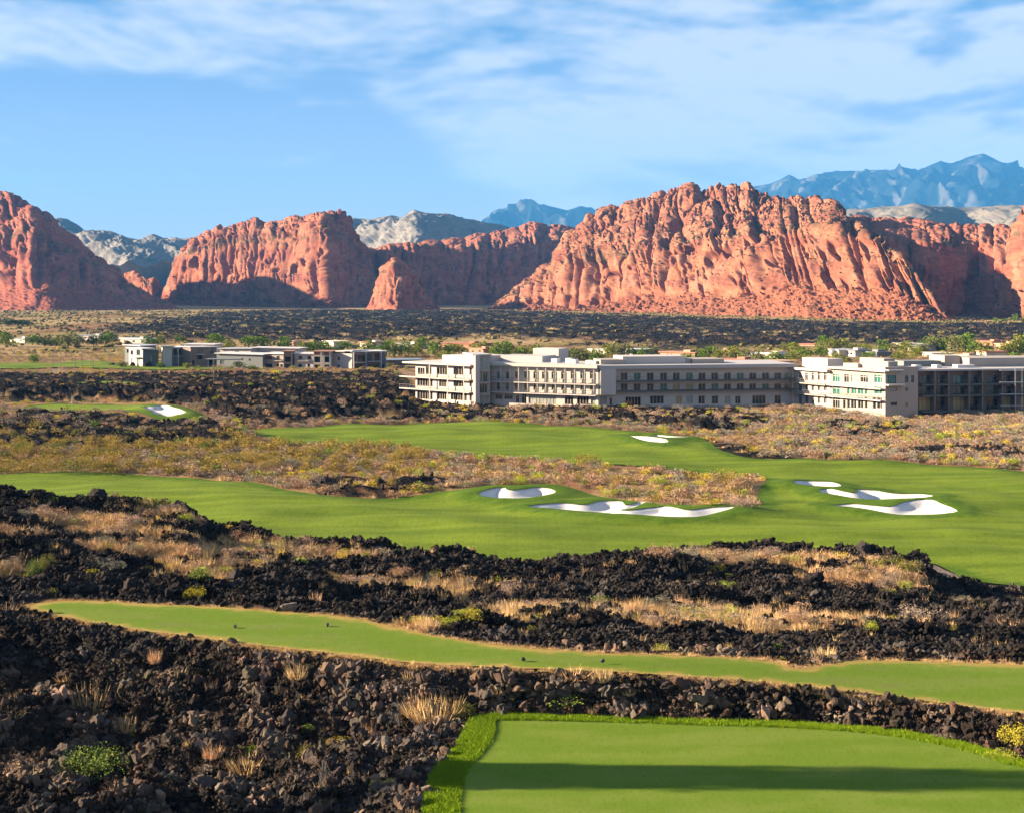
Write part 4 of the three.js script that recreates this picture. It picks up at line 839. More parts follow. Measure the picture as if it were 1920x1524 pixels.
// plants picked out in the photograph: [kind, px, py of the foot, width in px, height in px, ground height guess]
for (const [kind, px, py, w, h, e] of [
  ['green_shrub', 166, 1466, 92, 78, 3.4], ['straw_clump', 165, 1320, 62, 66, 4.6], ['dry_brush', 160, 1328, 60, 34, 4.6], ['green_shrub', 873, 1345, 38, 30, 6], ['green_shrub', 575, 1410, 36, 36, 4.6], ['green_shrub', 522, 1424, 30, 22, 4.5], ['green_shrub', 1055, 1332, 58, 24, 6.4], ['rabbitbrush', 1905, 1395, 60, 50, 6.2], ['rabbitbrush', 1880, 1425, 50, 24, 6.1],
  ['straw_clump', 785, 1290, 60, 50, 6.8], ['straw_clump', 815, 1310, 70, 56, 6.2], ['straw_clump', 690, 1300, 26, 54, 6], ['straw_clump', 845, 1335, 50, 36, 5.9], ['straw_clump', 290, 1262, 24, 36, 5.6], ['straw_clump', 460, 1455, 60, 40, 4], ['straw_clump', 60, 1465, 60, 28, 3.5], ['straw_clump', 1075, 1310, 70, 30, 6.8],
  ['straw_clump', 330, 1275, 34, 30, 5.2], ['straw_clump', 120, 1250, 40, 24, 6], ['straw_clump', 610, 1300, 30, 30, 5.6], ['straw_clump', 740, 1400, 26, 22, 5], ['straw_clump', 395, 1258, 28, 26, 5.4], ['straw_clump', 210, 1480, 44, 24, 3.6], ['dry_brush', 30, 1440, 50, 24, 3.6], ['rabbitbrush', 640, 1345, 24, 20, 5.2], ['straw_clump', 25, 1345, 44, 30, 4.4], ['sagebrush', 690, 1330, 40, 26, 5.6], ['straw_clump', 930, 1320, 40, 26, 6.6], ['straw_clump', 1180, 1325, 30, 22, 6.6], ['rabbitbrush', 800, 1178, 52, 28, 7.8], ['rabbitbrush', 845, 1172, 30, 20, 7.6], ['rabbitbrush', 888, 1175, 40, 26, 7.6], ['rabbitbrush', 365, 1122, 34, 28, 7.4], ['rabbitbrush', 378, 1098, 40, 26, 7.4], ['rabbitbrush', 172, 1075, 24, 16, 8], ['rabbitbrush', 274, 1072, 20, 14, 7.8], ['green_shrub', 64, 1080, 26, 42, 8.2], ['green_shrub', 88, 1082, 30, 40, 8.2], ['rabbitbrush', 815, 1088, 36, 26, 5.8], ['straw_clump', 38, 1024, 56, 26, 9], ['straw_clump', 10, 1150, 50, 30, 8], ['rabbitbrush', 488, 1078, 24, 14, 6.8], ['rabbitbrush', 562, 1066, 22, 16, 6.6], ['rabbitbrush', 527, 1068, 14, 10, 6.6],
  ['green_shrub', 282, 955, 54, 30, 9.6], ['sagebrush', 320, 962, 34, 24, 9.4], ['dry_brush', 185, 952, 24, 24, 10], ['dry_brush', 145, 965, 40, 26, 10], ['rabbitbrush', 92, 952, 26, 16, 10.3], ['rabbitbrush', 345, 978, 22, 18, 9], ['rabbitbrush', 360, 980, 16, 10, 9], ['dry_brush', 258, 1040, 30, 18, 8.2], ['sagebrush', 200, 1062, 50, 24, 8],
  ['sagebrush', 1280, 1062, 50, 38, 5.2], ['dry_brush', 1245, 1050, 44, 30, 5.4], ['dry_brush', 1200, 1050, 36, 18, 5], ['sagebrush', 1320, 1055, 50, 34, 5.4], ['dry_brush', 1350, 1052, 30, 34, 5.2], ['green_shrub', 1640, 1064, 40, 24, 5.2], ['green_shrub', 1675, 1062, 44, 26, 5.2], ['green_shrub', 1705, 1066, 40, 26, 5], ['green_shrub', 1610, 1072, 30, 20, 5], ['rabbitbrush', 1340, 1075, 40, 26, 5], ['rabbitbrush', 1365, 1104, 24, 20, 4.8], ['dry_brush', 1590, 1105, 44, 32, 4.8],
  ['sagebrush', 1290, 1166, 56, 34, 5.5], ['sagebrush', 1270, 1150, 50, 32, 5.4], ['green_shrub', 1330, 1180, 60, 30, 5.6], ['sagebrush', 1725, 1168, 70, 40, 5.2], ['rabbitbrush', 1680, 1164, 40, 18, 5.2], ['green_shrub', 1115, 1140, 50, 30, 5.6], ['sagebrush', 1150, 1160, 44, 26, 5.6], ['sagebrush', 1500, 1170, 50, 30, 5.4], ['dry_brush', 1550, 1172, 60, 28, 5.4], ['straw_clump', 1895, 1180, 50, 40, 4.8], ['straw_clump', 1690, 1188, 40, 14, 5.2], ['straw_clump', 1735, 1190, 50, 16, 5.2], ['straw_clump', 1840, 1140, 44, 16, 4],
  ['green_shrub', 1103, 873, 44, 26, 0], ['green_shrub', 1362, 913, 60, 38, 0], ['dry_brush', 1392, 914, 40, 30, 0], ['green_shrub', 1300, 893, 40, 16, 0], ['sagebrush', 1265, 892, 40, 14, 0], ['green_shrub', 1240, 935, 44, 18, 0], ['green_shrub', 1325, 950, 34, 24, 0], ['sagebrush', 1395, 952, 44, 24, 0], ['green_shrub', 1175, 928, 40, 16, 0], ['green_shrub', 78, 886, 44, 30, 0], ['green_shrub', 140, 886, 60, 34, 0], ['green_shrub', 30, 888, 20, 10, 0], ['green_shrub', 200, 888, 34, 14, 0], ['green_shrub', 330, 888, 40, 14, 0], ['sagebrush', 380, 893, 34, 16, 0], ['sagebrush', 500, 904, 36, 18, 0], ['sagebrush', 585, 905, 40, 26, 0], ['green_shrub', 660, 846, 44, 26, 0], ['green_shrub', 200, 838, 44, 30, 0], ['green_shrub', 790, 920, 44, 20, 0], ['green_shrub', 735, 912, 16, 26, 0], ['green_shrub', 1335, 825, 30, 12, 0], ['sagebrush', 1460, 855, 40, 20, 0], ['sagebrush', 1505, 856, 40, 18, 0],
]) {
  let e2 = e, x, z, L;
  for (let k = 0; k < 4; k++) { [x, z] = G(px, py, e2); L = land(x, z); e2 = lerp(e2, L.h, 0.6); }
  const wide = w / F * L.d / 1.15, tall = (h / F * L.d) / (wide * 0.95);
  plant(kind, x, z, wide, clamp(tall, 0.5, 2), L);
}
PLANTS.straw_clump.colours.forEach((c, i) => { c[1] *= 1.08; c[2] *= 1.08; plantMats.straw_clump[i].color.setRGB(...c); });
const TONE = { rabbitbrush: ['golden', 'greenish yellow', 'deep yellow', 'lime green'], sagebrush: ['buff', 'pinkish', 'silver green', 'rosy'], dry_brush: ['tan', 'brown', 'sandy'], green_shrub: ['mid green', 'olive green', 'dark green', 'yellowish green', 'olive', 'mustard'], straw_clump: ['golden', 'pale', 'brownish', 'pinkish'] };
const SAY = { rabbitbrush: ['flowering rabbitbrush', 'bush'], sagebrush: ['sagebrush', 'bush'], dry_brush: ['dried brush', 'bush'], green_shrub: ['leafy shrub', 'bush'], straw_clump: ['clump of dry blades', 'dry clump'] };
for (const [kind, K] of Object.entries(PLANTS)) {
  K.spots.sort((a, b) => b.seen - a.seen);
  K.spots.slice(0, 300).forEach((s, n) => {
    const o = mesh(n < 70 ? HERO[kind][n % 2] : K.shapes[s.shape], plantMats[kind][s.c], kind, { label: (s.size * Math.sqrt(s.tall) > 1.15 ? 'large ' : s.size > 0.75 ? 'middling ' : 'small ') + TONE[kind][s.c] + ' ' + SAY[kind][0] + ' ' + ZONES[s.zone][0], category: SAY[kind][1], group: SAY[kind][0] + ', ' + ZONES[s.zone][1] });
    o.position.set(s.x, s.y, s.z); o.rotation.y = s.turn; o.scale.set(s.size, s.size * s.tall, s.size);
  });
  const rest = K.spots.slice(300).map((s) => [s.x, s.y, s.z, s.size, s.turn, 0, rgb(...K.colours[s.c]).multiplyScalar(0.85 + 0.3 * rnd()), s.tall]);
  scatterInstances(kind + '_cover', SAY[kind][0] + ' covering the open ground', K.shapes, plantMat, rest);
}
// the collar of long grass round the broad tee
{
  const spots = [], c1 = [0.16, 0.27, 0.008], c2 = [0.25, 0.36, 0.018];
  for (let i = 0; i < 34000; i++) {
    const q = LOWER_TEE.p[Math.floor(rnd() * LOWER_TEE.p.length)], x = q[0] + (rnd() - .5) * 4, z = q[1] + (rnd() - .5) * 4, s = -sdf(LOWER_TEE, x, z, 4), w = x < -1 ? 1.45 : 0.8;
    if (s < -0.1 || s > w || z > -50) continue;
    spots.push([x, heightAt(x, z) + 0.07, z, 0.42 + 0.2 * rnd(), rnd() * 6.28, 0, rgb(...mix3(c1, c2, rnd())), 0.8 + 0.4 * rnd()]);
  }
  scatterInstances('collar_grass', 'long bright grass forming the collar of the broad tee', [31, 32].map((s) => bladeTuft(s, 46, 0.36, 0.3, 0.2)), plantMat, spots);
}
// ---------------------------------------------------------------- trees round the houses
const bark = matte({ color: rgb(0.09, 0.07, 0.055) });
const treeKinds = [[[0.12, 0.185, 0.026], 'green'], [[0.19, 0.21, 0.035], 'yellow green'], [[0.15, 0.165, 0.055], 'grey green'], [[0.05, 0.085, 0.026], 'dark green']].map(([c, word]) => ({ m: matte({ color: rgb(...c), vertexColors: true }), word }));
function crownShape(seed) {
  const r = mulberry(seed), lobes = [];
  for (let i = 0; i < 15; i++) { const u = r() * 6.28, k = 0.42 * Math.sqrt(r()), q = r(); lobes.push([Math.cos(u) * k * (1.1 - 0.5 * q), 0.2 + 0.56 * q, Math.sin(u) * k * (1.1 - 0.5 * q), 0.16 + 0.1 * r()]); }
  return leafCloud(seed, 1100, 0.055, domeShape(lobes, 0.1));
}
function trunkShape(seed) {
  const r = mulberry(seed), list = [];
  const limb = (a, b, ra, rb) => { const v = b.clone().sub(a), g = new THREE.CylinderGeometry(rb, ra, v.length(), 6); g.translate(0, v.length() / 2, 0); g.applyQuaternion(new THREE.Quaternion().setFromUnitVectors(new THREE.Vector3(0, 1, 0), v.normalize())); g.translate(a.x, a.y, a.z); list.push(g); };
  const fork = new THREE.Vector3((r() - .5) * 0.08, 0.3, (r() - .5) * 0.08);
  limb(new THREE.Vector3(0, -0.03, 0), fork, 0.035, 0.024);
  for (let i = 0; i < 4; i++) { const u = i * 1.6 + r(); limb(fork, new THREE.Vector3(Math.cos(u) * 0.25, 0.6 + 0.15 * r(), Math.sin(u) * 0.25), 0.02, 0.007); }
  return mergeGeometries(list);
}
const crowns = [41, 42, 43, 44].map(crownShape), trunks = [41, 42].map(trunkShape);
function tree(x, z, height, wide, kind, label, groupName, y) {
  const t = group('broadleaf_tree', { label, category: 'tree', group: groupName }), i = Math.floor(rnd() * 4);
  mesh(trunks[i % 2], bark, 'trunk', null, t);
  mesh(crowns[i], treeKinds[kind].m, 'crown', null, t);
  t.position.set(x, (y ?? heightAt(x, z) - 0.1 * height), z); t.rotation.y = rnd() * 6.28; t.scale.set(wide, height, wide);
  return t;
}
{
  // [px, py of the foot, height px, width px, kind]
  const spots = [
    [15, 612, 14, 46, 3], [40, 612, 12, 36, 3], [10, 652, 24, 26, 0], [60, 648, 18, 22, 0], [85, 650, 16, 24, 3], [105, 650, 18, 22, 0], [125, 653, 26, 34, 2], [145, 650, 20, 22, 2], [175, 650, 20, 22, 3], [200, 650, 24, 30, 0], [62, 682, 16, 18, 0], [280, 648, 16, 24, 0], [300, 646, 14, 22, 1], [335, 646, 14, 22, 0], [405, 652, 22, 34, 0], [430, 654, 16, 26, 1], [465, 652, 20, 34, 0], [490, 652, 18, 34, 0], [530, 652, 20, 26, 0], [570, 664, 20, 24, 1], [585, 664, 18, 26, 0], [615, 664, 18, 32, 0], [645, 656, 14, 26, 0], [725, 670, 26, 34, 0], [748, 672, 22, 26, 3], [780, 670, 22, 26, 1], [790, 655, 20, 22, 0], [815, 666, 22, 26, 0], [840, 666, 20, 26, 0], [860, 666, 18, 24, 1], [838, 675, 16, 30, 1],
    [935, 668, 24, 30, 0], [950, 666, 24, 28, 0], [1010, 672, 24, 28, 0], [1025, 678, 22, 26, 1], [1045, 676, 22, 26, 2], [1068, 676, 20, 26, 0], [1085, 678, 24, 30, 2], [1105, 678, 20, 24, 1], [1120, 682, 24, 24, 0], [1140, 670, 22, 26, 1], [1165, 668, 24, 30, 2], [1180, 668, 16, 22, 0], [1205, 670, 18, 24, 0], [1225, 670, 16, 20, 2], [1310, 672, 16, 24, 0], [1330, 674, 20, 30, 0], [1348, 676, 16, 20, 1], [1380, 674, 22, 30, 1], [1400, 676, 18, 24, 2], [1425, 682, 22, 26, 2], [1455, 686, 22, 28, 0], [1473, 662, 18, 18, 2], [1490, 664, 20, 24, 1], [1510, 668, 16, 26, 0], [1540, 668, 22, 28, 0], [1545, 655, 20, 24, 0], [1560, 656, 18, 22, 1], [1580, 656, 18, 26, 1], [1600, 662, 16, 26, 2], [1620, 664, 16, 24, 1], [1655, 668, 26, 26, 0], [1680, 658, 14, 24, 2], [1700, 662, 18, 26, 1], [1725, 666, 18, 24, 2], [1750, 660, 22, 26, 2], [1770, 660, 24, 30, 0], [1790, 662, 30, 30, 2], [1810, 660, 32, 34, 0], [1830, 664, 22, 26, 0], [1850, 664, 20, 24, 1], [1880, 668, 22, 28, 1], [1905, 668, 36, 40, 1], [1930, 668, 38, 44, 0], [1720, 672, 16, 24, 1], [1575, 682, 18, 34, 1], [1850, 672, 14, 24, 1], [1000, 690, 20, 20, 2], [228, 690, 12, 16, 2], [300, 690, 10, 14, 0], [350, 691, 10, 16, 1], [447, 692, 12, 22, 1], [470, 693, 8, 16, 0], [540, 650, 16, 26, 0], [600, 656, 16, 28, 2], [690, 660, 20, 26, 0], [765, 664, 20, 28, 0], [900, 660, 18, 30, 1], [980, 668, 20, 28, 0], [1250, 682, 16, 26, 1], [1290, 682, 16, 24, 0], [1490, 676, 18, 30, 1], [1630, 676, 16, 26, 0], [1690, 676, 16, 30, 1], [1740, 650, 18, 30, 0], [1770, 678, 14, 26, 1], [1900, 680, 16, 26, 0],
  ];
  for (const [px, py, h, w, kind] of spots) {
    const d = groundDepth(py), x = X(px, d), where = px < 720 ? ['beside the villas', 'trees by the villas'] : px < 1130 ? ['behind the white hotel wing', 'trees behind the white wing'] : ['among the houses behind the hotel', 'trees among the houses'];
    if (py < 620) tree(x, -d, h * 1.25 / F * d, w / F * d, kind, 'low wide dark tree alone on the grassy plain', 'dark trees on the plain');
    else tree(x, -d, h * 1.4 / F * d, w * 1.35 / F * d, kind, 'rounded ' + treeKinds[kind].word + ' tree ' + where[0], treeKinds[kind].word + ' ' + where[1]);
  }
  for (const [px, py, h, w] of [[1868, 609, 9, 16], [1885, 607, 8, 14], [1904, 608, 17, 18], [1925, 609, 14, 18]]) { const d = 1290; tree(X(px, d), -d, h * 1.3 / F * d, w / F * d, 0, 'small green tree at the foot of the shadowed cliff', 'trees at the foot of the cliff'); }
  // a tall tree left of the picture throws the band of shade across the broad tee
  for (const [x, z, h, w] of [[-36, -67.2, 27, 3.6], [-40, -68.0, 29, 3.4], [-44, -67.4, 30, 3.6]]) tree(x, z, h, w, 3, 'tall narrow dark tree left of the rubble slope', 'tall trees beside the tee', 3);
}
// ---------------------------------------------------------------- buildings
const M = {
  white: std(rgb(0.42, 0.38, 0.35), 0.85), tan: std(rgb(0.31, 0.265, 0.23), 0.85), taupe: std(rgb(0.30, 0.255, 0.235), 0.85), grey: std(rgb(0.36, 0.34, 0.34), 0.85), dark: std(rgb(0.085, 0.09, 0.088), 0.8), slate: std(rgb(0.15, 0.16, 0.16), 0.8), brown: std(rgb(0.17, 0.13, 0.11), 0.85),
  frame: std(rgb(0.42, 0.33, 0.27), 0.6), darkFrame: std(rgb(0.05, 0.045, 0.045), 0.5), whiteFrame: std(rgb(0.46, 0.43, 0.40), 0.5), rail: std(rgb(0.09, 0.085, 0.085), 0.5, { metalness: 0.4 }), redFrame: std(rgb(0.22, 0.04, 0.03), 0.6),
  glass: std(rgb(0.012, 0.030, 0.028), 0.06), glassGreen: std(rgb(0.02, 0.13, 0.105), 0.08), glassDark: std(rgb(0.012, 0.014, 0.017), 0.06), glassPale: std(rgb(0.24, 0.27, 0.25), 0.12), curtain: std(rgb(0.34, 0.25, 0.10), 0.4),
  adobe: std(rgb(0.33, 0.155, 0.095), 0.9), pinkAdobe: std(rgb(0.42, 0.25, 0.17), 0.9), cream: std(rgb(0.50, 0.43, 0.34), 0.9), tile: std(rgb(0.30, 0.115, 0.07), 0.8), metal: std(rgb(0.42, 0.42, 0.43), 0.45, { metalness: 0.3 }), roofWhite: std(rgb(0.50, 0.48, 0.48), 0.7), woodRoof: std(rgb(0.24, 0.115, 0.06), 0.7), blueGrey: std(rgb(0.14, 0.20, 0.27), 0.6), concrete: std(rgb(0.30, 0.28, 0.26), 0.9),
};
const box = (x0, x1, y0, y1, z0, z1) => { const g = new THREE.BoxGeometry(Math.abs(x1 - x0), Math.abs(y1 - y0), Math.abs(z1 - z0)); g.translate((x0 + x1) / 2, (y0 + y1) / 2, (z0 + z1) / 2); return g; };
const merged = (list) => mergeGeometries(list);
// a block whose front runs from (pxA, dA) to (pxB, dB); local x along the front, y up, z towards the viewer
function block(name, label, category, [pxA, dA, pxB, dB], pyTop, pyBase, depth, wallMat, groupName) {
  const a = new THREE.Vector2(X(pxA, dA), -dA), b = new THREE.Vector2(X(pxB, dB), -dB), u = b.clone().sub(a), len = u.length(); u.normalize();
  const o = group(name, { label, category });
  if (groupName) o.userData.group = groupName;
  const mid = (dA + dB) / 2, base = Math.min(CAMH - (pyBase - HY) / F * mid, 0.4) - 1.2, top = CAMH - (pyTop - HY) / F * mid;
  o.position.set(a.x, base, a.y); o.rotation.y = -Math.atan2(u.y, u.x);
  const at = (px, py) => { const k = (px - CX) / F, s = (-k * a.y - a.x) / (u.x + k * u.y), d = -(a.y + s * u.y); return [s, CAMH - (py - HY) / F * d - base]; };
  return { o, at, len, h: top - base, depth, wallMat, holes: [], y: (py) => CAMH - (py - HY) / F * mid - base };
}
function windows(B, list, style = {}) {                   // list of [px0, px1, py0, py1, glass?, panes?]
  for (const [p0, p1, q0, q1, glass = 'glass', n = 2] of list) {
    const [x0, y1] = B.at(p0, q0), [x1, y0] = B.at(p1, q1);
    B.holes.push([x0, y0, x1, y1]);
    const t = style.t ?? 0.09, f = [box(x0, x1, y1 - t, y1, -0.3, -0.12), box(x0, x1, y0, y0 + t, -0.3, -0.12), box(x0, x0 + t, y0 + t, y1 - t, -0.3, -0.12), box(x1 - t, x1, y0 + t, y1 - t, -0.3, -0.12)];
    for (let k = 1; k < n; k++) { const x = lerp(x0, x1, k / n); f.push(box(x - t / 2, x + t / 2, y0 + t, y1 - t, -0.29, -0.13)); }
    if (style.bar) { const y = lerp(y0, y1, style.bar); f.push(box(x0 + t, x1 - t, y - t / 2, y + t / 2, -0.285, -0.135)); }
    const w = mesh(merged(f), M[style.frame ?? 'frame'], 'window', null, B.o);
    mesh(box(x0 + t * 0.6, x1 - t * 0.6, y0 + t * 0.6, y1 - t * 0.6, -0.225, -0.205), M[glass], 'pane', null, w);
  }
}
function close(B, roof = {}) {
  const hs = B.holes.map(([x0, y0, x1, y1]) => [clamp(x0, 0.03, B.len - 0.06), clamp(y0, 0.03, B.h), clamp(x1, 0.06, B.len - 0.03), clamp(y1, 0.1, B.h - 0.05)]), ys = [...new Set([0, B.h, ...hs.flatMap((q) => [q[1], q[3]])])].sort((p, q) => p - q), strips = [];
  for (let k = 1; k < ys.length; k++) {                   // wall in courses, left open at the windows
    const a = ys[k - 1], b = ys[k]; if (b - a < 1e-4) continue;
    let x = 0;
    for (const q of hs.filter((q) => q[1] < b - 1e-5 && q[3] > a + 1e-5).sort((p, q) => p[0] - q[0])) { if (q[0] > x + 1e-4) strips.push(box(x, q[0], a, b, -0.35, 0)); x = Math.max(x, q[2]); }
    if (B.len > x + 1e-4) strips.push(box(x, B.len, a, b, -0.35, 0));
  }
  mesh(merged(strips), B.wallMat, 'front_wall', null, B.o);
  mesh(box(0, 0.35, 0, B.h, -B.depth, -0.351), roof.sideMat ?? B.wallMat, 'side_wall', null, B.o);
  mesh(box(B.len - 0.35, B.len, 0, B.h, -B.depth, -0.351), roof.rightMat ?? B.wallMat, 'side_wall', null, B.o);
  mesh(box(0.351, B.len - 0.351, 0, B.h, -B.depth, -B.depth + 0.35), B.wallMat, 'back_wall', null, B.o);
  const { over = 0.3, t = 0.35, mat = B.wallMat, left = over, right = over, front = over, lift = 0, tilt = 0 } = roof;
  const r = box(-left, B.len + right, 0, t, -B.depth - over, front);
  const m = mesh(r, mat, 'roof', null, B.o); m.position.y = B.h + 0.002 + lift; m.rotation.z = tilt;
}
function slab(B, p0, p1, py, out, t = 0.22, mat = M.white, rail = true, name = 'balcony') {
  const [x0, y] = B.at(p0, py), [x1] = B.at(p1, py), o = mesh(box(x0, x1, y - t / 2, y + t / 2, 0.003, out), mat, name, null, B.o);
  if (!rail) return;
  const g = [box(x0, x1, y + t / 2 + 0.95, y + t / 2 + 1.02, out - 0.09, out - 0.03), box(x0, x1, y + t / 2 + 0.12, y + t / 2 + 0.16, out - 0.08, out - 0.04), box(x0, x1, y + t / 2 + 0.52, y + t / 2 + 0.55, out - 0.075, out - 0.045)];
  for (let x = x0 + 0.04; x < x1; x += 1.3) g.push(box(x, x + 0.05, y + t / 2 + 0.002, y + t / 2 + 0.95, out - 0.085, out - 0.035));
  mesh(merged(g), M.rail, 'railing', null, o);
}
function roofBox(B, p0, p1, q0, q1, back, deep, mat, name = 'roof_box') {
  const [x0, y1] = B.at(p0, q0), [x1] = B.at(p1, q0); void q1;
  mesh(box(x0, x1, B.h + 0.37, Math.max(y1, B.h + 1), -back - deep, -back), mat, name, null, B.o);
}
{ // ---- hotel: white wing with projecting floor slabs
  const B = block('hotel_wing', 'white hotel wing with floor slabs jutting past its corner', 'hotel wing', [779, 366, 888, 352], 684, 757, 16, M.white);
  windows(B, [[783, 796, 689, 703, 'glassDark', 3], [798, 809, 688, 703, 'glass', 2], [819, 838, 688, 704, 'glassDark', 4], [850, 869, 687, 704, 'glassDark', 4], [880, 886.5, 690, 704, 'glass', 2], [782, 811, 709, 726, 'glassDark', 6], [823, 837, 710, 726, 'glassDark', 4], [850, 869, 709, 726, 'glassDark', 4], [880, 886.5, 712, 726, 'glass', 2], [782, 811, 733, 750, 'glassDark', 6], [820, 837, 733, 750, 'glassDark', 4], [845, 875, 733, 752, 'glassDark', 7], [880, 886.5, 735, 752, 'glass', 2]]);
  close(B, { mat: M.white, left: 3.4, right: 0.2, front: 1.6, t: 0.4 });
  for (const py of [705, 727]) { slab(B, 756, 887, py, 1.5, 0.24, M.white, true); }
  for (const px of [812, 846, 876]) { const [x] = B.at(px, 700); mesh(box(x - 0.11, x + 0.11, 0, B.h - 0.002, 1.15, 1.37), M.frame, 'post', null, B.o); }
  roofBox(B, 823, 887.5, 666, 684, 1.2, 12, M.white);
}
{ // stair tower with the white pier
  const B = block('hotel_wing', 'narrow stair tower with a tall white pier between two white wings', 'hotel wing', [888.5, 350.5, 919, 351.5], 667, 764, 12, M.tan);
  windows(B, [[899, 905, 671, 690, 'glassPale', 1], [907, 914, 671, 694, 'glassPale', 1], [899, 904, 697, 714, 'glassPale', 1], [906, 914, 699, 716, 'glass', 2], [899, 914, 720, 737, 'glass', 3], [899, 914, 741, 759, 'glassPale', 3]], { frame: 'whiteFrame' });
  close(B, { mat: M.grey, t: 0.3 });
  const [x0] = B.at(889, 700), [x1] = B.at(897, 700); mesh(box(x0, x1, 0, B.h + 0.2, 0.004, 1.3), M.white, 'pier', null, B.o);
  for (const py of [695, 717, 739]) slab(B, 898, 918, py, 1.0, 0.2, M.white, py > 700);
}
{ // long white wing
  const B = block('hotel_wing', 'long white hotel wing with eleven bays of paired windows', 'hotel wing', [919.5, 353.5, 1122, 340], 688, 761, 15, M.white);
  const cols = [[931, 939], [948, 956], [965, 973], [982, 990], [1000, 1008], [1016, 1024], [1034, 1042], [1052, 1060], [1070, 1078], [1088, 1097], [1106, 1114]], list = [];
  cols.forEach(([a, b], i) => { list.push([a, b, 697, 711, i % 3 ? 'glassDark' : 'glassGreen', 2], [a, b, 718, 732, i % 4 === 1 ? 'glassGreen' : 'glass', 2]); });
  list.push([928, 942, 739, 749, 'glassDark', 5], [945, 961, 739, 749, 'glassDark', 5], [967, 973, 741, 756, 'glassDark', 2], [978, 987, 738, 757, 'glass', 2], [991, 1043, 737, 759, 'glassPale', 8], [1059, 1075, 739, 759, 'glassDark', 3], [1082, 1104, 739, 759, 'glassDark', 4], [1108, 1117, 739, 759, 'glassPale', 1]);
  windows(B, list, { bar: 0.72 });
  close(B, { mat: M.white, left: 1.2, right: 0.2, front: 1.3, t: 0.75 });
  for (const py of [714.5, 734]) slab(B, 921, 1121, py, 1.35, 0.22, M.white);
  for (const [a, b] of cols) { const [x] = B.at((a + b) / 2 + 7, 700), [, y0] = B.at(1000, 734), [, y1] = B.at(1000, 690); mesh(box(x - 0.07, x + 0.07, y0, y1, 0.7, 1.2), M.white, 'balcony_divider', null, B.o); }
  roofBox(B, 921, 1000, 668, 686, 5, 8, M.grey); roofBox(B, 955, 1004, 657, 686, 13.4, 6, M.white);
  for (const px of [1025, 1052, 1060, 1090, 1098]) { const [x] = B.at(px, 690); mesh(box(x - 0.7, x + 0.9, B.h + 0.76, B.h + 1.5 + 0.6 * rnd(), -6, -4), M.roofWhite, 'roof_vent', null, B.o); }
  for (const [a, b] of [[1008, 1015], [1028, 1034]]) { const [x0] = B.at(a, 750), [x1] = B.at(b, 750); mesh(box(x0, x1, 0, 3.1, 2.4, 2.8), M.tan, 'terrace_wall', null, B.o); }
  { const [x0] = B.at(965, 760), [x1] = B.at(1012, 760); mesh(box(x0, x1, 0, 2.1, 2.6, 3), M.white, 'terrace_wall', null, B.o); }
}
{ // shaded middle wing
  const B = block('hotel_wing', 'long plain hotel wing with two rows of dark balconies', 'hotel wing', [1123, 340.6, 1487, 350], 690, 762, 18, M.white);
  const cols = [1170.5, 1194.9, 1219.6, 1244.4, 1268.5, 1292.7, 1316.6, 1340.4, 1364.6, 1388.3, 1412, 1435.8, 1459, 1478], list = [];
  cols.forEach((c, i) => { list.push([c - 6.5, c + 6.5, 699, 713, ['glass', 'glassGreen', 'glassDark', 'glass'][i % 4], 2], [c - 6.5, c + 6.5, 719, 732, i === 4 || i === 5 ? 'curtain' : ['glassDark', 'glass', 'glass', 'glassGreen'][i % 4], 2]); });
  list.push([1124.5, 1138, 743, 760, 'glassPale', 2], [1143, 1148, 746, 760, 'glassDark', 1], [1173, 1202, 744, 760, 'glassDark', 5], [1219, 1245, 742, 757, 'glass', 4], [1267, 1279, 742, 757, 'curtain', 2], [1287, 1299, 742, 757, 'glassPale', 2], [1310, 1322, 742, 757, 'glass', 2], [1335, 1347, 742, 757, 'glass', 2], [1359, 1370, 742, 757, 'glassPale', 2], [1379, 1389, 742, 757, 'glass', 2], [1411, 1436, 741, 757, 'glass', 4], [1453, 1465, 741, 757, 'glass', 2]);
  windows(B, list, { frame: 'frame' });
  close(B, { mat: M.grey, left: 0.2, right: 0.4, front: 1.5, t: 0.85 });
  for (const py of [714.8, 733.4]) slab(B, 1152, 1486, py, 1.6, 0.26, M.dark);
  const [x0, y0] = B.at(1123.6, 740), [x1] = B.at(1152, 740); mesh(box(x0, x1, y0, B.h, 0.004, 1.62), M.white, 'corner_bay', null, B.o);
  mesh(box(x0 + 4, B.len, 0.9, 1.5, 0.004, 3), M.concrete, 'terrace', null, B.o);
  roofBox(B, 1132, 1181, 676, 690, 3, 7, M.tan); roofBox(B, 1176, 1295, 670.5, 690, 4, 9, M.white); roofBox(B, 1296, 1306, 675, 690, 4.2, 6, M.tan); roofBox(B, 1307, 1367, 675, 690, 3.5, 8, M.tan);
}
{ // angled lit link
  const B = block('hotel_wing', 'angled white hotel section with narrow tall windows in a nook', 'hotel wing', [1487.5, 350, 1557, 338], 695, 768, 8, M.white);
  const list = [];
  for (const [a, b] of [[1498, 1503.5], [1510, 1515.5], [1522, 1527.5], [1533.5, 1539], [1545, 1550.5]]) for (const [c, e, g] of [[699, 714, 'glassDark'], [719, 733, 'glass'], [739, 757, 'glass']]) list.push([a, b, c, e, g, 2]);
  windows(B, list, { bar: 0.75 });
  close(B, { mat: M.white, left: 0.2, right: 0.2, front: 1.2, t: 0.5 });
  for (const py of [716, 736, 762]) slab(B, 1490, 1556.5, py, 1.5, 0.24, M.tan);
  roofBox(B, 1493, 1540, 671, 692, 2, 5, M.white);
}
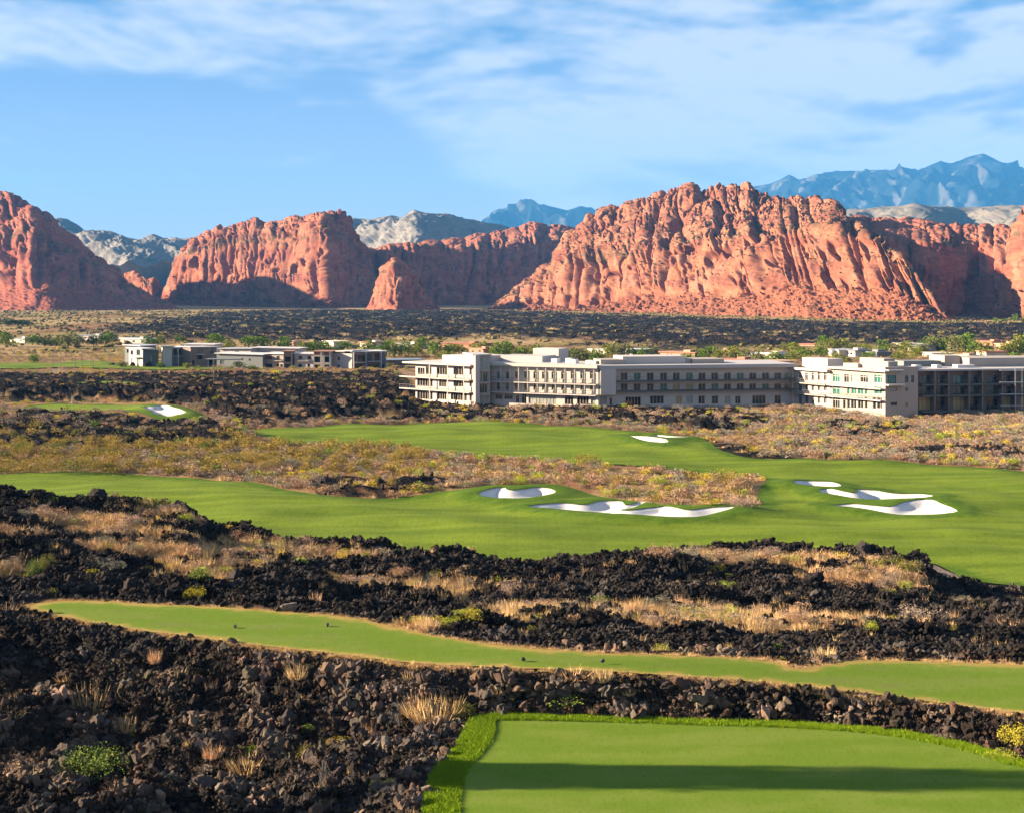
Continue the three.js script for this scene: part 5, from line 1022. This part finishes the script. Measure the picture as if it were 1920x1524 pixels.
{ // corner block
  const B = block('hotel_wing', 'tan hotel corner block with wide green-tinted glazing and railings', 'hotel wing', [1557.5, 338, 1660, 322.4], 694, 785, 7, M.tan);
  windows(B, [[1562, 1575, 701, 717, 'glassGreen', 3], [1583.5, 1592, 701, 718, 'glassDark', 2], [1596, 1612, 703, 718, 'glassPale', 2], [1614, 1628, 703, 718, 'glassDark', 3], [1640, 1656, 702, 719, 'glassGreen', 3], [1562, 1575, 724, 740, 'glassGreen', 2], [1589, 1593.5, 724, 740, 'glassGreen', 1], [1597, 1606, 724, 740, 'glassGreen', 2], [1609, 1619, 724, 740, 'glassGreen', 2], [1622, 1627, 724, 740, 'glassGreen', 1], [1640, 1656, 724, 740, 'glassGreen', 2], [1562, 1575, 744, 765, 'glassDark', 3], [1581, 1586, 744, 766, 'glassDark', 1], [1589, 1594, 744, 766, 'glassDark', 1], [1596, 1606, 744, 766, 'glassDark', 2], [1609, 1619, 744, 766, 'glassDark', 2], [1622, 1627, 744, 766, 'glassDark', 1], [1637, 1643, 744, 767, 'glassDark', 1], [1645, 1656, 744, 767, 'glassDark', 2]], { bar: 0.74, frame: 'whiteFrame' });
  close(B, { mat: M.white, left: 0.4, right: 1.2, front: 1.2, t: 0.4, rightMat: M.tan });
  for (const [py, m] of [[721, M.white], [742, M.grey], [771, M.grey]]) slab(B, 1558.5, 1659.5, py, 1.4, 0.24, m, py > 730);
  roofBox(B, 1570, 1597, 681, 694, 2, 4, M.tan); roofBox(B, 1595, 1640, 671, 694, 3, 3.5, M.tan);
  roofBox(B, 1640, 1657, 678, 694, 1.5, 3, M.tan);
}
{ // shaded return wall
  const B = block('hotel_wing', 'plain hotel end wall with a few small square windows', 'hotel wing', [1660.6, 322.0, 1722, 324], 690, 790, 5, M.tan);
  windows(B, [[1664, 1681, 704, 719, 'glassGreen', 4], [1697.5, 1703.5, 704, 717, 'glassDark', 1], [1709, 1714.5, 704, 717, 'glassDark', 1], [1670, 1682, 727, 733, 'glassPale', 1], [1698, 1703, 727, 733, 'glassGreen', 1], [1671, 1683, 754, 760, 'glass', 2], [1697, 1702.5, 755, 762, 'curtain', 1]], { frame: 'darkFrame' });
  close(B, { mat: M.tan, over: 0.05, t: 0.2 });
  slab(B, 1660.9, 1692, 721.5, 1.5, 0.3, M.white, false, 'ledge'); slab(B, 1660.9, 1690, 694.5, 1.5, 0.25, M.grey, false, 'ledge');
}
{ // long wing to the right, its shade put into browner wall paint
  const B = block('hotel_wing', 'hotel wing browned for shade with deep balconies behind the scaffold', 'hotel wing', [1722.6, 326, 2150, 336], 693, 792, 20, M.brown);
  const list = [];
  for (let k = 0; k < 4; k++) for (const [a, b] of [[1724, 1746], [1753, 1772], [1788, 1810], [1813, 1835], [1850, 1872], [1876, 1897]].slice(k > 1 ? 0 : 0)) { const s = k * 190; if (k > 1 || b + s > 2130) continue; for (const [c, e, g] of [[704, 719, (a + k) % 3 ? 'glassDark' : 'glassGreen'], [725, 740, 'glass'], [744, 768, (a % 4) ? 'glassDark' : 'curtain']]) list.push([a + s, b + s, c, e, g, 3]); }
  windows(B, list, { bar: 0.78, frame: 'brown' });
  close(B, { mat: M.grey, left: 1.2, right: 0.3, front: 2.0, t: 0.4 });
  for (const py of [721, 741.5, 771]) slab(B, 1723.5, 2149, py, 1.9, 0.34, M.dark);
  for (const [a, b] of [[1834, 1848], [1905, 1922]]) { const [x0, y1] = B.at(a, 774), [x1] = B.at(b, 774); mesh(box(x0, x1, 0, y1, 0.004, 1.95), M.concrete, 'pier', null, B.o); }
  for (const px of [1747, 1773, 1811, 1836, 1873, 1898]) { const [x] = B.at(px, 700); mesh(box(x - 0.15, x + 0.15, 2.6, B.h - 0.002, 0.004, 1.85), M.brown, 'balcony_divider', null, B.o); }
  roofBox(B, 1688 + 40, 1800, 681, 693, 9, 6, M.slate); roofBox(B, 1810, 1840, 671, 693, 10, 8, M.tan); roofBox(B, 1842, 2000, 674, 693, 6, 10, M.tan);
  for (const [a, b] of [[1728, 1738], [1766, 1776], [1806, 1838]]) { const [x0] = B.at(a, 690), [x1] = B.at(b, 690); mesh(box(x0, x1, B.h + 0.42, B.h + 1.1, -5, -2.4), M.roofWhite, 'roof_vent', null, B.o); }
  // builders' scaffold before the balconies
  const S = group('scaffold', { label: 'thin grey builders scaffold standing before the dark hotel wing', category: 'scaffold' }), d = 325.5;
  S.position.set(X(1911, d), -0.6, -d);
  for (const dx of [-0.8, 0.8]) mesh(box(dx - 0.05, dx + 0.05, 0, 12, -0.05, 0.05), M.metal, 'pole', null, S);
  for (const y of [3, 5.7, 8.4, 11.1]) mesh(box(-4.5, 0.9, y, y + 0.1, 0.06, 0.7), M.metal, 'plank', null, S);
}
// ---- villas on the left
function villa(label, [pxA, dA, pxB, dB], top, base, depth, wall, wins, opt = {}) {
  const B = block('villa', label, 'villa', [pxA, dA, pxB, dB], top, base, depth, M[wall]);
  windows(B, wins, { frame: opt.frame ?? 'darkFrame', t: 0.11 });
  close(B, { mat: M[opt.roof ?? 'roofWhite'], over: 0.7, t: 0.28, tilt: opt.tilt ?? 0, lift: opt.lift ?? 0, rightMat: opt.right && M[opt.right], sideMat: opt.side && M[opt.side] });
  for (const [p0, p1, py, out] of opt.slabs ?? []) slab(B, p0, p1, py, out ?? 1.6, 0.22, M[opt.slabMat ?? 'whiteFrame']);
  for (const [px, m] of opt.posts ?? []) { const [x] = B.at(px, 680); mesh(box(x - 0.16, x + 0.16, 0, B.h - 0.002, 1.2, 1.55), M[m ?? 'whiteFrame'], 'post', null, B.o); }
  return B;
}
villa('grey villa behind the white fronted one with a shed roof', [233, 560, 262, 556], 648, 686, 9, 'slate', [[237, 241, 655, 662, 'glassDark', 1]], { roof: 'metal', tilt: -0.03 });
villa('white fronted villa with a dark green side wall', [241, 546, 267, 536], 654, 686, 4, 'white', [[244, 249, 657, 666, 'glassDark', 1], [255, 262, 656, 667, 'glass', 2], [245, 250, 672, 683, 'glassPale', 1], [256, 262, 672, 684, 'glassPale', 2]], { slabs: [[253, 266, 670, 1.4]], slabMat: 'slate', right: 'dark' });
villa('dark green slab sided villa with a sloping roof', [267.5, 535.5, 297, 537], 656, 686, 4, 'dark', [[281, 284, 666, 681, 'glassPale', 1], [290, 292, 662, 667, 'glassPale', 1]], { roof: 'slate', tilt: -0.06 });
villa('plain grey cube villa beside a stack of balconies', [304, 536, 322, 537], 651, 686, 9, 'grey', [], { roof: 'slate' });
villa('villa of glass and white balconies next to the grey cube', [322.6, 541, 356, 545], 653, 686, 8, 'slate', [[325, 331, 654, 666, 'glass', 2], [334, 341, 656, 665, 'glassDark', 2], [325, 340, 670, 682, 'glassPale', 4], [344, 352, 670, 683, 'glassDark', 2]], { slabs: [[323, 340, 668.5], [341, 355, 671]], slabMat: 'white', posts: [[331], [344]] });
villa('brown two storey villa with a pale balcony front', [357, 538, 405, 546], 651, 687, 9, 'brown', [[367, 379, 656, 661, 'glassDark', 2], [370, 379, 667, 674, 'glassDark', 2], [392, 400, 652, 662, 'glassDark', 2], [360, 364, 676, 684, 'glassDark', 1], [388, 398, 675, 685, 'glassDark', 2]], { slabs: [[365, 380, 665]], slabMat: 'white', tilt: -0.02 });
villa('low dark grey villa with a flat carport roof', [406, 534, 492, 528], 664, 689, 10, 'slate', [[412, 420, 676, 683, 'glassPale', 3], [452, 456, 672, 676, 'glassPale', 1], [466, 470, 673, 677, 'glassPale', 1]], { roof: 'roofWhite', slabs: [], tilt: -0.012 });
villa('pale two storey villa with red framed windows beside the dark carport', [493.5, 531, 531, 527], 664, 692, 9, 'tan', [[499, 510, 668, 674, 'redFrame', 2], [518, 524, 668, 674, 'glassDark', 1], [498, 510, 682, 690, 'glassDark', 2], [517, 523, 683, 690, 'glassDark', 1], [525, 530, 683, 690, 'glass', 1]], { slabs: [[494, 530, 676, 0.8]], slabMat: 'tan' });
villa('dark stair bay with a brown overhanging roof between pale villas', [531.6, 526, 546, 526], 660, 692, 9, 'brown', [[534, 545, 669, 679, 'glassDark', 1], [534, 545, 683, 691, 'glassDark', 1]], { roof: 'woodRoof', posts: [[548, 'tan']] });
villa('pale two storey villa with a long low balcony between brown roofed bays', [552, 527, 587, 525], 664, 692, 9, 'grey', [[559, 566, 668, 674, 'glassDark', 1], [576, 583, 668, 674, 'glassDark', 1], [559, 566, 683, 690, 'glassDark', 1], [576, 581, 683, 690, 'glassDark', 1]], { slabs: [[553, 586, 677, 0.8]], slabMat: 'tan' });
villa('dark bay under a wide brown roof with blue edged posts', [587.6, 524, 620, 523], 660, 692, 9, 'tan', [[589, 600, 661, 666, 'redFrame', 1], [608, 619, 661, 666, 'redFrame', 1], [589, 600, 669, 680, 'glassDark', 1], [608, 619, 669, 680, 'glassDark', 1], [589, 600, 684, 692, 'glassDark', 1], [608, 619, 684, 692, 'glassDark', 1]], { roof: 'woodRoof', posts: [[604, 'grey'], [620, 'blueGrey']] });
villa('grey villa end wall with two small square windows', [621, 527, 660, 522], 663, 693, 9, 'grey', [[633, 636.5, 669, 676, 'glassDark', 1], [633, 636.5, 684, 692, 'glassDark', 1]], { tilt: 0.05, lift: 0.5 });
villa('villa with tall dark balcony bays at the end of the row', [660.6, 522, 722, 527], 660, 693, 10, 'brown', [[663, 668, 665, 678, 'glass', 1], [670, 684, 666, 679, 'glassDark', 2], [688, 697, 664, 679, 'glass', 2], [702, 711, 663, 679, 'glassDark', 2], [714, 720, 666, 679, 'blueGrey', 2], [663, 680, 683, 692, 'glassDark', 3], [690, 710, 683, 692, 'glassDark', 3], [714, 720, 683, 692, 'glass', 1]], { slabs: [[663, 684, 680], [688, 712, 678]], slabMat: 'grey', posts: [[661.5, 'grey'], [684.5, 'blueGrey'], [712.5, 'grey'], [721, 'blueGrey']] });
villa('long low dark pavilion with a blue grey roof by the white wing', [722, 545, 790, 548], 676, 694, 10, 'brown', [[728, 738, 680, 684, 'curtain', 2], [745, 760, 682, 690, 'glassDark', 3]], { roof: 'blueGrey' });
villa('white flat roofed villa half hidden behind the carport roof', [345, 575, 400, 572], 646.5, 672, 8, 'white', [[350, 354, 650, 655, 'glassDark', 1]], { roof: 'roofWhite' });
villa('white upper storey set back behind the low dark villa', [412, 560, 470, 556], 655, 676, 8, 'white', [[420, 428, 660, 664, 'redFrame', 2], [440, 448, 659, 665, 'glassDark', 2]], { roof: 'metal', tilt: 0.015 });
villa('white roofed villa set back behind the pale villas', [474, 562, 560, 558], 653, 676, 8, 'white', [[490, 496, 660, 665, 'glassDark', 1]], { roof: 'roofWhite', tilt: -0.01 });
{ // flat carport roof on posts
  const S = group('carport', { label: 'flat grey carport roof on thin posts before the dark villa', category: 'carport' }), d = 520;
  S.position.set(X(385, d), 0, -d);
  const w = 65 / F * d; mesh(box(0, w, 3.4, 3.75, -4, 1), M.slate, 'roof', null, S);
  for (const x of [1, 4.2, w - 0.5]) mesh(box(x - 0.1, x + 0.1, -0.3, 3.4, 0.3, 0.5), M.metal, 'post', null, S);
}
// ---- houses among the trees: [px0, px1, top, base, wall, roof, look]
for (const [p0, p1, t, b, wall, roof, words] of [
  [1236, 1303, 662, 672, 'pinkAdobe', 'adobe', 'long pink adobe house with a curved roofline'], [1173, 1192, 656, 667, 'white', 'roofWhite', 'small white cube house with dark glazing'], [1104, 1136, 657, 664, 'cream', 'roofWhite', 'low pale house screened by yellow green trees'], [1340, 1400, 676, 688, 'adobe', 'tile', 'dark red adobe house just behind the roof boxes'], [1425, 1445, 678, 690, 'pinkAdobe', 'pinkAdobe', 'small pink adobe cube beside a round tree'], [1392, 1412, 664, 670, 'slate', 'roofWhite', 'low dark house with a thin white roof'], [1425, 1453, 664, 672, 'cream', 'roofWhite', 'flat white roofed house on the lava edge'],
  [1499, 1556, 647, 654, 'pinkAdobe', 'tile', 'pink roofed adobe house above the white cube houses'], [1553, 1574, 657, 668, 'white', 'metal', 'pale grey cube house with a blank lit wall'], [1575, 1604, 658, 669, 'white', 'slate', 'white house split by a dark glass stair'], [1605, 1645, 661, 670, 'slate', 'slate', 'low black house with one lit window'], [1676, 1690, 645, 652, 'cream', 'cream', 'small cream house on the slope above the trees'], [1702, 1722, 649, 660, 'concrete', 'slate', 'grey house with a flat dark roof among bushes'], [1722, 1742, 646, 658, 'dark', 'slate', 'black house beside the grey one'], [1730, 1752, 663, 671, 'white', 'cream', 'low white house behind the dark hotel roof'], [1833, 1862, 641, 650, 'adobe', 'tile', 'red roofed adobe house above tall trees'], [1864, 1890, 646, 662, 'pinkAdobe', 'pinkAdobe', 'stepped pink adobe house between two big trees'], [1832, 1850, 660, 672, 'cream', 'tile', 'cream house under a pink tiled roof'], [1775, 1815, 668, 675, 'pinkAdobe', 'cream', 'low orange adobe house just over the hotel roof'], [1905, 1925, 650, 660, 'adobe', 'tile', 'dark red house by the tallest tree'],
  [828, 905, 645, 652, 'adobe', 'tile', 'long red roofed house behind the white wing'], [880, 906, 655, 663, 'adobe', 'adobe', 'red adobe house with one lit end wall'], [745, 775, 646, 654, 'cream', 'slate', 'cream house with a dark roof on the far slope'], [675, 700, 643, 654, 'cream', 'tile', 'cream house with tall lit walls behind the end villa'], [605, 625, 641, 650, 'cream', 'cream', 'small lit cream house on the lava slope'], [525, 550, 643, 650, 'pinkAdobe', 'pinkAdobe', 'low pinkish house behind the pale villas'], [138, 195, 630, 638, 'concrete', 'slate', 'long low grey roofed house alone on the plain'], [225, 275, 636, 645, 'concrete', 'metal', 'grey roofed house behind the shed roofed villa'], [16, 45, 636, 642, 'cream', 'slate', 'small pale house half hidden by low trees'], [1040, 1060, 660, 670, 'slate', 'slate', 'dark low house among the grey green trees'], [1010, 1030, 676, 690, 'cream', 'roofWhite', 'pale pavilion right behind the white wing roof'],
]) {
  const d = groundDepth(b), B = block('house', words, 'house', [p0, d * 1.012, p1, d * 0.994], t, b, 9, M[wall]);
  const n = Math.max(1, Math.round((p1 - p0) / 16)), wins = [];
  for (let i = 0; i < n; i++) { const c = lerp(p0, p1, (i + 0.5) / n), q = lerp(t, b, 0.28); wins.push([c - 2.2, c + 2.2, q, q + Math.min(4.2, (b - t) * 0.42), 'glassDark', 1]); }
  windows(B, wins, { frame: 'darkFrame', t: 0.12 });
  close(B, { mat: M[roof], over: 0.5, t: 0.4 });
  if (p1 - p0 > 24) { const x = B.len * 0.62; mesh(box(x, Math.min(B.len - 0.6, x + 3.4), B.h + 0.41, B.h + 1.3, -6, -2), M[wall], 'upper_room', null, B.o); }
}
// ---- small things of the course: light posts, flag, practice nets, boulders on the far turf
function post(px, py, hpx, label, e = 0) { const d = groundDepth(py, e), h = hpx / F * d, o = group('lamp_post', { label, category: 'post', group: 'thin posts by the practice turf' }); o.position.set(X(px, d), heightAt(X(px, d), -d), -d); mesh(new THREE.CylinderGeometry(0.09, 0.12, h, 6).translate(0, h / 2, 0), M.rail, 'pole', null, o); mesh(box(-0.35, 0.35, h, h + 0.18, -0.2, 0.2), M.rail, 'head', null, o); return o; }
for (const [px, py, h] of [[98, 689, 20], [113, 688, 24], [141, 690, 20], [153, 688, 18], [170, 686, 14], [174, 692, 16]]) post(px, py, h, 'thin dark post standing on the bright practice turf');
{ const o = post(400, 716, 44, 'tall bare wooden pole on the lava mounds before the villas'); o.userData.group = 'wooden pole on the mounds'; }
{ const d = 352, o = group('golf_flag', { label: 'white flag on a thin pin by the small green', category: 'flag' }); o.position.set(X(134, d), 0.3, -d); mesh(new THREE.CylinderGeometry(0.03, 0.03, 2.4, 5).translate(0, 1.2, 0), M.whiteFrame, 'pin', null, o); mesh(box(0.03, 0.55, 1.9, 2.35, -0.015, 0.015), M.white, 'cloth', null, o); }
for (const [px, py, s] of [[209, 686, 1.1], [247, 687, 1.3], [273, 688, 1.9], [300, 689, 1.4]]) { const d = groundDepth(py); boulder(X(px, d), -d, s, 'dark boulder standing on the practice turf before the villas', 'boulders on the practice turf', 2, 0.2); }
renderer.render(scene, camera);
